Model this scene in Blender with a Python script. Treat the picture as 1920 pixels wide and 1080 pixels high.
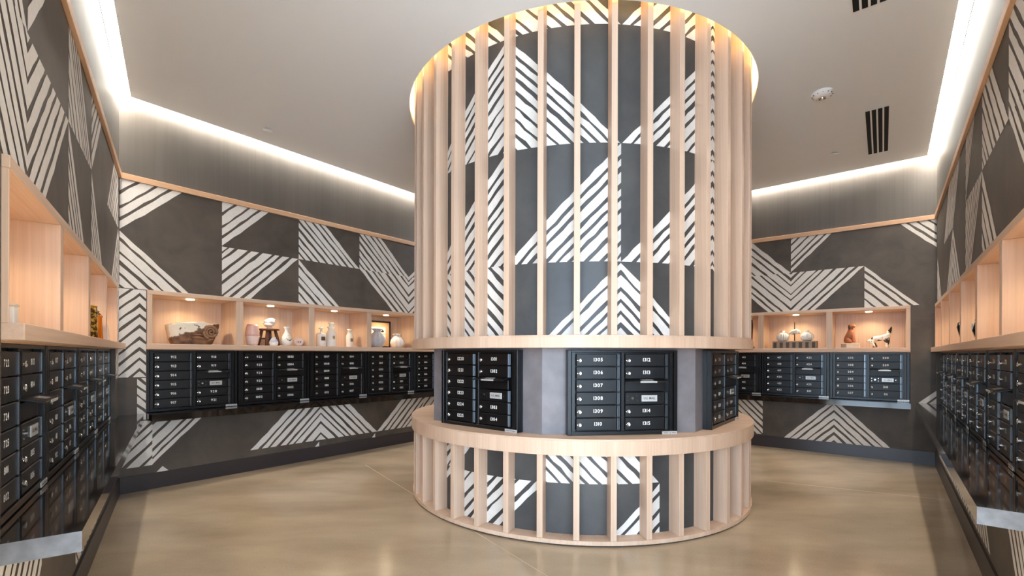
import bpy, bmesh, math, random
from mathutils import Vector, Matrix, Euler
from mathutils.geometry import tessellate_polygon
import numpy as np
PI = math.pi
S = bpy.context.scene
C = S.collection
for o in list(bpy.data.objects):
    bpy.data.objects.remove(o, do_unlink=True)

# ------------------------------------------------------------------ camera
cam_d = bpy.data.cameras.new('camera')
cam = bpy.data.objects.new('camera', cam_d)
C.objects.link(cam)
F_PX = 870.46
cam_d.sensor_width = 36.0
cam_d.sensor_fit = 'HORIZONTAL'
cam_d.lens = F_PX / 1920 * 36.0
cam_d.shift_y = (664.47 - 540) / 1920
cam_d.clip_start = 0.05
cam_d.clip_end = 100
CAM_H = 1.28
cam.matrix_world = Matrix.Translation((0, 0, CAM_H)) @ Matrix.Rotation(PI / 2, 4, 'X') @ Matrix.Rotation(0.0025, 4, 'Z')
S.camera = cam

# ------------------------------------------------------------------ world, exposure
W = bpy.data.worlds.new('world')
S.world = W
W.use_nodes = True
wn = W.node_tree.nodes
bg = wn['Background']
bg.inputs['Color'].default_value = (0.6, 0.79, 1.0, 1)
bg.inputs['Strength'].default_value = 9.5
vs = S.view_settings
vs.view_transform = 'Standard'
vs.look = 'None'
vs.gamma = 1.0
vs.use_curve_mapping = False
vs.exposure = 0.41

SLOT_E = 44.0      # linear cove lights along the walls
RING_E = 22.0      # warm ring above the column
PUCK_W = 2.3       # niche puck lights (watts)

# ------------------------------------------------------------------ helpers
def srgb(r, g, b):
    f = lambda c: (c / 12.92 if c <= 0.04045 else ((c + 0.055) / 1.055) ** 2.4)
    return (f(r / 255), f(g / 255), f(b / 255), 1)

def new_mat(name):
    m = bpy.data.materials.new(name)
    m.use_nodes = True
    nt = m.node_tree
    return m, nt, nt.nodes['Principled BSDF']

def plain(name, col, rough=0.5, metal=0.0, emit=None, estr=0.0, bump=0.0, bscale=60, spec=None, coat=0.0, trans=0.0, ior=None, var=0.0, vscale=8.0):
    m, nt, b = new_mat(name)
    b.inputs['Base Color'].default_value = col
    b.inputs['Roughness'].default_value = rough
    b.inputs['Metallic'].default_value = metal
    if spec is not None:
        b.inputs['Specular IOR Level'].default_value = spec
    if coat:
        b.inputs['Coat Weight'].default_value = coat
        b.inputs['Coat Roughness'].default_value = 0.08
    if trans:
        b.inputs['Transmission Weight'].default_value = trans
    if ior:
        b.inputs['IOR'].default_value = ior
    if emit:
        b.inputs['Emission Color'].default_value = emit
        b.inputs['Emission Strength'].default_value = estr
    tc = None
    if bump or var:
        tc = nt.nodes.new('ShaderNodeTexCoord')
    if bump:
        n = nt.nodes.new('ShaderNodeTexNoise')
        n.inputs['Scale'].default_value = bscale
        n.inputs['Detail'].default_value = 3
        nt.links.new(tc.outputs['Object'], n.inputs['Vector'])
        bp = nt.nodes.new('ShaderNodeBump')
        bp.inputs['Strength'].default_value = bump
        bp.inputs['Distance'].default_value = 0.002
        nt.links.new(n.outputs['Fac'], bp.inputs['Height'])
        nt.links.new(bp.outputs['Normal'], b.inputs['Normal'])
    if var:
        n2 = nt.nodes.new('ShaderNodeTexNoise')
        n2.inputs['Scale'].default_value = vscale
        n2.inputs['Detail'].default_value = 5
        nt.links.new(tc.outputs['Object'], n2.inputs['Vector'])
        rp = nt.nodes.new('ShaderNodeValToRGB')
        c = np.array(col[:3])
        rp.color_ramp.elements[0].position = 0.3
        rp.color_ramp.elements[1].position = 0.72
        rp.color_ramp.elements[0].color = (*(c * (1 - var)), 1)
        rp.color_ramp.elements[1].color = (*np.minimum(c * (1 + var), 1), 1)
        nt.links.new(n2.outputs['Fac'], rp.inputs['Fac'])
        nt.links.new(rp.outputs['Color'], b.inputs['Base Color'])
    return m

def wood_mat(name, c1, c2, scale=(60, 60, 1.2), rough=0.45, coord='Object'):
    m, nt, b = new_mat(name)
    tc = nt.nodes.new('ShaderNodeTexCoord')
    mp = nt.nodes.new('ShaderNodeMapping')
    mp.inputs['Scale'].default_value = scale
    nt.links.new(tc.outputs[coord], mp.inputs['Vector'])
    n = nt.nodes.new('ShaderNodeTexNoise')
    n.inputs['Scale'].default_value = 1.0
    n.inputs['Detail'].default_value = 4
    n.inputs['Roughness'].default_value = 0.65
    nt.links.new(mp.outputs['Vector'], n.inputs['Vector'])
    mp2 = nt.nodes.new('ShaderNodeMapping')
    mp2.inputs['Scale'].default_value = [v * 0.12 for v in scale]
    nt.links.new(tc.outputs[coord], mp2.inputs['Vector'])
    n2 = nt.nodes.new('ShaderNodeTexNoise')
    n2.inputs['Scale'].default_value = 1.0
    n2.inputs['Detail'].default_value = 2
    nt.links.new(mp2.outputs['Vector'], n2.inputs['Vector'])
    ad = nt.nodes.new('ShaderNodeMath'); ad.operation = 'ADD'
    nt.links.new(n.outputs['Fac'], ad.inputs[0]); nt.links.new(n2.outputs['Fac'], ad.inputs[1])
    hf = nt.nodes.new('ShaderNodeMath'); hf.operation = 'MULTIPLY'; hf.inputs[1].default_value = 0.5
    nt.links.new(ad.outputs[0], hf.inputs[0])
    rp = nt.nodes.new('ShaderNodeValToRGB')
    rp.color_ramp.elements[0].position = 0.33
    rp.color_ramp.elements[1].position = 0.66
    rp.color_ramp.elements[0].color = c1
    rp.color_ramp.elements[1].color = c2
    nt.links.new(hf.outputs[0], rp.inputs['Fac'])
    nt.links.new(rp.outputs['Color'], b.inputs['Base Color'])
    b.inputs['Roughness'].default_value = rough
    bp = nt.nodes.new('ShaderNodeBump')
    bp.inputs['Strength'].default_value = 0.12
    bp.inputs['Distance'].default_value = 0.002
    nt.links.new(n.outputs['Fac'], bp.inputs['Height'])
    nt.links.new(bp.outputs['Normal'], b.inputs['Normal'])
    return m

def paper_mat(name, c1, c2, rough=0.55):
    m, nt, b = new_mat(name)
    tc = nt.nodes.new('ShaderNodeTexCoord')
    n = nt.nodes.new('ShaderNodeTexNoise')
    n.inputs['Scale'].default_value = 2.6
    n.inputs['Detail'].default_value = 8
    n.inputs['Roughness'].default_value = 0.62
    n.inputs['Distortion'].default_value = 0.4
    nt.links.new(tc.outputs['Object'], n.inputs['Vector'])
    rp = nt.nodes.new('ShaderNodeValToRGB')
    rp.color_ramp.elements[0].position = 0.3
    rp.color_ramp.elements[1].position = 0.72
    rp.color_ramp.elements[0].color = c1
    rp.color_ramp.elements[1].color = c2
    nt.links.new(n.outputs['Fac'], rp.inputs['Fac'])
    nt.links.new(rp.outputs['Color'], b.inputs['Base Color'])
    b.inputs['Roughness'].default_value = rough
    n2 = nt.nodes.new('ShaderNodeTexNoise')
    n2.inputs['Scale'].default_value = 240
    n2.inputs['Detail'].default_value = 2
    nt.links.new(tc.outputs['Object'], n2.inputs['Vector'])
    bp = nt.nodes.new('ShaderNodeBump')
    bp.inputs['Strength'].default_value = 0.25
    bp.inputs['Distance'].default_value = 0.001
    nt.links.new(n2.outputs['Fac'], bp.inputs['Height'])
    nt.links.new(bp.outputs['Normal'], b.inputs['Normal'])
    return m

def concrete_mat():
    m, nt, b = new_mat('polished_concrete')
    tc = nt.nodes.new('ShaderNodeTexCoord')
    n = nt.nodes.new('ShaderNodeTexNoise')
    n.inputs['Scale'].default_value = 1.0; n.inputs['Detail'].default_value = 6; n.inputs['Roughness'].default_value = 0.55
    n.inputs['Distortion'].default_value = 0.2
    n2 = nt.nodes.new('ShaderNodeTexNoise')
    n2.inputs['Scale'].default_value = 130; n2.inputs['Detail'].default_value = 2
    mp = nt.nodes.new('ShaderNodeMapping'); mp.inputs['Scale'].default_value = (0.75, 1.9, 1.0); mp.inputs['Rotation'].default_value = (0, 0, 0.25)
    nt.links.new(tc.outputs['Object'], mp.inputs['Vector'])
    nt.links.new(mp.outputs['Vector'], n.inputs['Vector']); nt.links.new(tc.outputs['Object'], n2.inputs['Vector'])
    mx = nt.nodes.new('ShaderNodeMath'); mx.operation = 'MULTIPLY_ADD'
    mx.inputs[1].default_value = 0.3
    nt.links.new(n2.outputs['Fac'], mx.inputs[0]); nt.links.new(n.outputs['Fac'], mx.inputs[2])
    rp = nt.nodes.new('ShaderNodeValToRGB')
    rp.color_ramp.elements[0].position = 0.38; rp.color_ramp.elements[1].position = 0.92
    rp.color_ramp.elements[0].color = srgb(138, 119, 97)
    rp.color_ramp.elements[1].color = srgb(188, 168, 142)
    nt.links.new(mx.outputs[0], rp.inputs['Fac'])
    nt.links.new(rp.outputs['Color'], b.inputs['Base Color'])
    rr = nt.nodes.new('ShaderNodeMapRange')
    rr.inputs['From Min'].default_value = 0.3; rr.inputs['From Max'].default_value = 0.7
    rr.inputs['To Min'].default_value = 0.15; rr.inputs['To Max'].default_value = 0.21
    nt.links.new(n.outputs['Fac'], rr.inputs['Value'])
    nt.links.new(rr.outputs['Result'], b.inputs['Roughness'])
    return m

M = {}
OAK1, OAK2 = srgb(194, 160, 134), srgb(218, 188, 163)
M['oak_v'] = wood_mat('oak_vertical_grain', OAK1, OAK2, (70, 70, 1.3))
M['oak_h'] = wood_mat('oak_horizontal_grain', OAK1, OAK2, (1.3, 70, 70))
M['oak_edge'] = wood_mat('oak_trim', srgb(190, 148, 112), srgb(214, 174, 138), (1.3, 60, 60))
M['paper'] = paper_mat('wallpaper_dark', srgb(64, 56, 49), srgb(93, 82, 71))
M['paper_col'] = paper_mat('wallpaper_charcoal', srgb(55, 54, 54), srgb(78, 76, 74), 0.45)
M['print'] = plain('wallpaper_white_print', srgb(222, 215, 207), 0.6, bump=0.2, bscale=200, var=0.05, vscale=30)
M['upper'] = wood_mat('upper_wall_panel', srgb(78, 72, 66), srgb(90, 83, 76), (45, 45, 0.8), rough=0.5)
M['ceil'] = plain('ceiling_paint', srgb(234, 237, 241), 0.85)
M['base'] = plain('baseboard_dark', srgb(52, 46, 48), 0.35)
M['floor'] = concrete_mat()
M['stone'] = plain('grey_stone_laminate', srgb(122, 116, 118), 0.45, var=0.16, vscale=9, bump=0.1, bscale=120)
M['marble'] = plain('black_marble', srgb(30, 26, 24), 0.06, var=0.5, vscale=14, coat=0.4)
M['marble_end'] = plain('marble_cut_face', srgb(112, 114, 118), 0.4, var=0.25, vscale=22)
M['powder'] = plain('black_powder_coat', srgb(15, 15, 17), 0.33, bump=0.35, bscale=420, spec=0.4)
M['frame'] = plain('black_frame_metal', srgb(18, 19, 21), 0.3, metal=0.1, bump=0.25, bscale=420)
M['rail'] = plain('dark_steel_hinge', srgb(120, 126, 132), 0.3, metal=0.9)
M['chrome'] = plain('chrome', srgb(225, 222, 218), 0.16, metal=1.0)
M['plate'] = plain('brushed_nickel_plate', srgb(205, 203, 200), 0.35, metal=0.35)
M['digits'] = plain('white_digits', srgb(240, 238, 232), 0.5)
M['ink'] = plain('black_ink', srgb(25, 25, 26), 0.5)
M['white_plastic'] = plain('white_plastic', srgb(235, 235, 235), 0.35)
M['dark'] = plain('dark_void', srgb(12, 12, 12), 0.8)
M['lens'] = plain('cove_light_lens', srgb(255, 250, 240), 0.4, emit=(1.0, 0.94, 0.85, 1), estr=SLOT_E)
M['ring'] = plain('warm_led_ring', srgb(255, 220, 160), 0.4, emit=(1.0, 0.7, 0.36, 1), estr=RING_E)
M['puck'] = plain('puck_light_lens', srgb(255, 240, 210), 0.4, emit=(1.0, 0.82, 0.55, 1), estr=14.0)
M['lobby'] = plain('lobby_paint', srgb(225, 222, 216), 0.8)

def mesh_obj(name, verts, faces, mat, parent=None, smooth=False):
    me = bpy.data.meshes.new(name)
    me.from_pydata([tuple(v) for v in verts], [], faces)
    me.update()
    o = bpy.data.objects.new(name, me)
    C.objects.link(o)
    if mat is not None:
        for mm in (mat if isinstance(mat, (list, tuple)) else [mat]):
            me.materials.append(mm)
    if smooth:
        for p in me.polygons:
            p.use_smooth = True
    if parent is not None:
        o.parent = parent
    return o

def bm_obj(name, bm, mat, parent=None, smooth=False):
    me = bpy.data.meshes.new(name)
    bmesh.ops.recalc_face_normals(bm, faces=bm.faces[:])
    bm.to_mesh(me); bm.free()
    o = bpy.data.objects.new(name, me)
    C.objects.link(o)
    for mm in (mat if isinstance(mat, (list, tuple)) else [mat]):
        me.materials.append(mm)
    if smooth:
        for p in me.polygons:
            p.use_smooth = True
    if parent is not None:
        o.parent = parent
    return o

def add_box(bm, x0, x1, y0, y1, z0, z1, bev=0.0, mi=0):
    vs_ = [bm.verts.new(v) for v in ((x0, y0, z0), (x1, y0, z0), (x1, y1, z0), (x0, y1, z0), (x0, y0, z1), (x1, y0, z1), (x1, y1, z1), (x0, y1, z1))]
    fs = []
    for f in ((0, 3, 2, 1), (4, 5, 6, 7), (0, 1, 5, 4), (1, 2, 6, 5), (2, 3, 7, 6), (3, 0, 4, 7)):
        fc = bm.faces.new([vs_[i] for i in f]); fc.material_index = mi; fs.append(fc)
    if bev:
        es = list({e for f in fs for e in f.edges})
        bmesh.ops.bevel(bm, geom=es, offset=bev, segments=1, affect='EDGES', profile=0.5)

def box(name, x0, x1, y0, y1, z0, z1, mat, parent=None, bev=0.0):
    bm = bmesh.new(); add_box(bm, x0, x1, y0, y1, z0, z1, bev)
    return bm_obj(name, bm, mat, parent)

def lathe(name, prof, mat, parent=None, n=40, loc=(0, 0, 0), flute=0, famp=0.0, smooth=True, close=False):
    """prof: list of (r, z)"""
    verts = []; faces = []
    for r, z in prof:
        for k in range(n):
            a = 2 * PI * k / n
            rr = r * (1 + famp * math.cos(flute * a)) if flute else r
            verts.append((loc[0] + rr * math.cos(a), loc[1] + rr * math.sin(a), loc[2] + z))
    for i in range(len(prof) - 1):
        for k in range(n):
            k2 = (k + 1) % n
            faces.append((i * n + k, i * n + k2, (i + 1) * n + k2, (i + 1) * n + k))
    if prof[0][0] > 1e-5:
        faces.append(tuple(range(n - 1, -1, -1)))
    if close and prof[-1][0] > 1e-5:
        faces.append(tuple((len(prof) - 1) * n + k for k in range(n)))
    return mesh_obj(name, verts, faces, mat, parent, smooth)

def arc_band(name, r0, r1, z0, z1, mat, parent, n=128, a0=0, a1=2 * PI):
    """solid ring between two radii"""
    verts = []; faces = []
    full = abs(a1 - a0 - 2 * PI) < 1e-6
    m = n if full else n + 1
    for k in range(m):
        a = a0 + (a1 - a0) * k / n
        sx, sy = math.sin(a), -math.cos(a)
        for r, z in ((r0, z0), (r1, z0), (r1, z1), (r0, z1)):
            verts.append((r * sx, r * sy, z))
    for k in range(n):
        k2 = (k + 1) % m
        for j in range(4):
            j2 = (j + 1) % 4
            faces.append((k * 4 + j, k * 4 + j2, k2 * 4 + j2, k2 * 4 + j))
    o = mesh_obj(name, verts, faces, mat, parent, True)
    bm = bmesh.new(); bm.from_mesh(o.data)
    bmesh.ops.recalc_face_normals(bm, faces=bm.faces[:])
    for e in bm.edges:
        if len(e.link_faces) == 2 and e.calc_face_angle(0) > 0.6:
            e.smooth = False
    bm.to_mesh(o.data); bm.free()
    return o

def tube_mesh(bm, pts, radii, n=10, cap=True, mi=0):
    rings = []
    for i, p in enumerate(pts):
        p = Vector(p)
        d = (Vector(pts[min(i + 1, len(pts) - 1)]) - Vector(pts[max(i - 1, 0)])).normalized()
        ref = Vector((0, 0, 1)) if abs(d.z) < 0.9 else Vector((1, 0, 0))
        u = d.cross(ref).normalized(); v = d.cross(u)
        r = radii[i] if isinstance(radii, (list, tuple)) else radii
        rings.append([bm.verts.new(p + (u * math.cos(2 * PI * k / n) + v * math.sin(2 * PI * k / n)) * r) for k in range(n)])
    for a, b in zip(rings, rings[1:]):
        for k in range(n):
            f = bm.faces.new((a[k], a[(k + 1) % n], b[(k + 1) % n], b[k])); f.material_index = mi
    if cap:
        bm.faces.new(rings[0][::-1]).material_index = mi
        bm.faces.new(rings[-1]).material_index = mi

def thing(name, label, cat, loc=(0, 0, 0), rotz=0.0, group=None):
    o = bpy.data.objects.new(name, None)
    o.empty_display_size = 0.1
    C.objects.link(o)
    o.location = loc
    o.rotation_euler = (0, 0, rotz)
    o['label'] = label; o['category'] = cat
    if group: o['group'] = group
    return o

def tag(o, label, cat, group=None):
    o['label'] = label; o['category'] = cat
    if group: o['group'] = group
    return o

def struct(o, label=None):
    o['kind'] = 'structure'
    if label:
        o['label'] = label
    return o

# ------------------------------------------------------------------ plan of the room
LB = Vector((-3.5608, 4.2011)); RB = Vector((4.9345, 5.3967))
TH = 0.67977; THL = 0.62571
U = Vector((math.sin(TH), math.cos(TH)))           # direction of the back-left wall and of the right wall
V = Vector((-math.cos(TH), math.sin(TH)))
DL = Vector((math.sin(THL), -math.cos(THL)))       # left wall, from the corner towards the viewer
DR = -U
tBL = (RB - LB).dot(U)                              # length of back-left wall
tBR = (LB - RB).dot(V)
B = LB + U * tBL
L_LEN, R_LEN = 4.3, 5.6
PL = LB + DL * L_LEN; PR = RB + DR * R_LEN
Z_CEIL = 3.6; Z_LENS = 3.637; GAP = 0.085
Z_LEDGE0, Z_LEDGE = 0.652, 0.717
Z_SH0, Z_SH1 = 1.320, 1.372        # wooden ledge of the niches
Z_TOP0, Z_TOP = 1.838, 1.878       # top board of the niches
Z_TRIM, TRIM_H = 2.866, 0.053

# wall frames: local x runs to the right as seen from the room, local y goes into the wall
class Frame:
    def __init__(s, org, xdir, flip):
        s.org = org; s.x = xdir; s.y = Vector((-xdir.y, xdir.x)); s.ang = math.atan2(xdir.y, xdir.x); s.sg = flip
    def pt(s, h, y=0.0):
        q = s.org + s.x * h + s.y * y
        return q
    def place(s, o, h=0.0, y=0.0, z=0.0):
        q = s.pt(h, y)
        o.location = (q.x, q.y, z); o.rotation_euler = (0, 0, s.ang)
        return o
FR = {
    'left': Frame(LB, -DL, -1),
    'back_left': Frame(LB, U.copy(), 1),
    'back_right': Frame(RB, -V, -1),
    'right': Frame(RB, DR.copy(), 1),
}
# extents of each wall and of its run of niches and mailboxes, in local h
EXT = {'left': (-L_LEN, 0.0), 'back_left': (0.0, tBL), 'back_right': (-tBR, 0.0), 'right': (0.0, R_LEN)}
PITCH = 0.8
RUN = {'left': (-3.47, 4), 'back_left': (0.205, 5), 'back_right': (-2.63, 3), 'right': (0.04, 6)}
RNG = {k: (v[0], v[0] + v[1] * PITCH) for k, v in RUN.items()}

# ------------------------------------------------------------------ floor, ceiling, walls
fl = mesh_obj('floor', [(-7, -6, 0), (7, -6, 0), (7, 10, 0), (-7, 10, 0)], [(0, 1, 2, 3)], M['floor'])
struct(fl, 'polished beige concrete floor')
M['joint'] = plain('floor_joint_filler', srgb(196, 176, 146), 0.5)
for (x0, y0), (x1, y1) in (((-1.69, 5.36), (0.93, 1.66)), ((2.6, 4.72), (4.05, 4.02))):
    d = Vector((x1 - x0, y1 - y0)).normalized(); nn = Vector((-d.y, d.x)) * 0.0022
    mesh_obj('floor_joint', [(x0 + nn.x, y0 + nn.y, 0.0006), (x0 - nn.x, y0 - nn.y, 0.0006), (x1 - nn.x, y1 - nn.y, 0.0006), (x1 + nn.x, y1 + nn.y, 0.0006)], [(0, 1, 2, 3)], M['joint'], fl)

def inter(p, d, q, e):
    t = ((q - p).x * e.y - (q - p).y * e.x) / (d.x * e.y - d.y * e.x)
    return p + d * t
offs = {k: FR[k].org - FR[k].y * GAP for k in FR}
cLB = inter(offs['left'], DL, offs['back_left'], U)
cB = inter(offs['back_left'], U, offs['back_right'], V)
cRB = inter(offs['back_right'], V, offs['right'], DR)
eL = offs['left'] + DL * L_LEN
eR = offs['right'] + DR * R_LEN
outer = [cLB, cB, cRB, eR, PR, Vector((6, PR.y)), Vector((6, -5)), Vector((-6, -5)), Vector((-6, PL.y)), PL, eL]
CX, CY = 0.6285, 4.658
COL_ROT = -math.atan2(CX, CY)
R_HOLE = 1.624
NH = 128
hole = [Vector((CX + R_HOLE * math.cos(2 * PI * k / NH), CY + R_HOLE * math.sin(2 * PI * k / NH))) for k in range(NH)]
hole2 = [Vector((CX + 1.73 * math.cos(2 * PI * k / NH), CY + 1.73 * math.sin(2 * PI * k / NH))) for k in range(NH)]
allp = outer + hole
tri = tessellate_polygon([[v.to_3d() for v in outer], [v.to_3d() for v in hole]])
verts = [(p.x, p.y, Z_CEIL) for p in allp]
faces = [tuple(t) for t in tri]
def rim(loop_idx, z1):
    global verts, faces
    n = len(loop_idx); b0 = len(verts)
    verts += [(verts[i][0], verts[i][1], z1) for i in loop_idx]
    for k in range(n):
        k2 = (k + 1) % n
        faces.append((loop_idx[k], loop_idx[k2], b0 + k2, b0 + k))
rim(list(range(len(outer))), Z_CEIL + 0.09)
h0 = len(outer)
rim(list(range(h0, h0 + NH)), Z_CEIL + 0.03)
# recess above the column: shelf, side wall and lid
b0 = len(verts)
verts += [(p.x, p.y, Z_CEIL + 0.03) for p in hole] + [(p.x, p.y, Z_CEIL + 0.03) for p in hole2] + [(p.x, p.y, Z_CEIL + 0.25) for p in hole2]
for k in range(NH):
    k2 = (k + 1) % NH
    faces.append((b0 + k, b0 + k2, b0 + NH + k2, b0 + NH + k))
    faces.append((b0 + NH + k, b0 + NH + k2, b0 + 2 * NH + k2, b0 + 2 * NH + k))
faces.append(tuple(b0 + 2 * NH + k for k in range(NH)))
ce = mesh_obj('ceiling', verts, faces, M['ceil'])
struct(ce, 'flat light grey ceiling with a round opening for the column')

# ---- wallpaper print: striped triangles, each stripe a slightly wavy band lying on the paper
def clip_poly(poly, a0, a1, b0, b1):
    for ax, lim, sg in ((0, a0, 1), (0, a1, -1), (1, b0, 1), (1, b1, -1)):
        out = []
        for i in range(len(poly)):
            p, q = poly[i], poly[(i + 1) % len(poly)]
            dp, dq = sg * (p[ax] - lim), sg * (q[ax] - lim)
            if dp >= 0: out.append(p)
            if (dp >= 0) != (dq >= 0):
                t = dp / (dp - dq)
                out.append((p[0] + (q[0] - p[0]) * t, p[1] + (q[1] - p[1]) * t))
        poly = out
        if len(poly) < 3: return []
    return poly

def stripes(cells, seed, nseg=14):
    """cells: (h0, h1, z0, z1, kind, clip) -> polygons in (h, z)"""
    rnd = random.Random(seed)
    polys = []
    for (h0, h1, z0, z1, kind, clip) in cells:
        dh, dz = h1 - h0, z1 - z0
        rnd = random.Random(seed * 100 + int(round(z0 * 40)) + (7 if kind[0] == 'U' else 0))
        ch0, ch1, cz0, cz1 = clip if clip else (h0, h1, z0, z1)
        a0, a1 = max(0, (ch0 - h0) / dh), min(1, (ch1 - h0) / dh)
        b0_, b1_ = max(0, (cz0 - z0) / dz), min(1, (cz1 - z0) / dz)
        if a1 - a0 < 1e-3 or b1_ - b0_ < 1e-3: continue
        slash = kind in ('UL', 'LR', 'F/')
        if kind in ('UL', 'UR'): lo, hi = 0.0, 1.0
        elif kind in ('LR', 'LL'): lo, hi = -1.0, 0.0
        else: lo, hi = -1.0, 1.0
        # stripes start at the long side of the triangle
        c = 0.006; bands = []
        if kind in ('F/', 'F\\'):
            c = -1.0
            while c < 1.0:
                w = rnd.uniform(0.062, 0.1); bands.append((c, c + w)); c += w + rnd.uniform(0.03, 0.05)
        else:
            while c < 1.0:
                w = rnd.uniform(0.058, 0.1) if rnd.random() < 0.8 else rnd.uniform(0.1, 0.13)
                bands.append((c, c + w)); c += w + rnd.uniform(0.03, 0.05)
            if lo < 0: bands = [(-y, -x) for x, y in bands]
        for c0, c1 in bands:
            e0 = [c0 + rnd.gauss(0, 0.0045) for _ in range(nseg + 1)]
            e1 = [c1 + rnd.gauss(0, 0.0045) for _ in range(nseg + 1)]
            for i in range(nseg):
                t0, t1 = 2 * i / nseg, 2 * (i + 1) / nseg
                q = []
                for t, cc in ((t0, e0[i]), (t1, e0[i + 1]), (t1, e1[i + 1]), (t0, e1[i])):
                    a, b = (t - cc) / 2, (t + cc) / 2
                    if not slash: a = 1 - a
                    q.append((a, b))
                q = clip_poly(q, a0, a1, b0_, b1_)
                if len(q) >= 3:
                    polys.append([(h0 + a * dh, z0 + b * dz) for a, b in q])
    return polys

def print_flat(name, cells, seed, parent):
    verts = []; faces = []
    for q in stripes(cells, seed):
        b = len(verts)
        verts += [(h, -0.0012, z) for h, z in q]
        faces.append(tuple(range(b, b + len(q))))
    o = mesh_obj(name, verts, faces, M['print'], parent)
    o['kind'] = 'stuff'
    o['label'] = 'hand painted white stripes on the dark wallpaper'
    return o

def print_round(name, cells, seed, parent, R):
    verts = []; faces = []
    for q in stripes(cells, seed, 18):
        b = len(verts)
        verts += [((R + 0.0026) * math.sin(h / R), -(R + 0.0026) * math.cos(h / R), z) for h, z in q]
        faces.append(tuple(range(b, b + len(q))))
    o = mesh_obj(name, verts, faces, M['print'], parent)
    o['kind'] = 'stuff'
    o['label'] = 'hand painted white stripes on the charcoal wallpaper'
    return o

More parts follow.
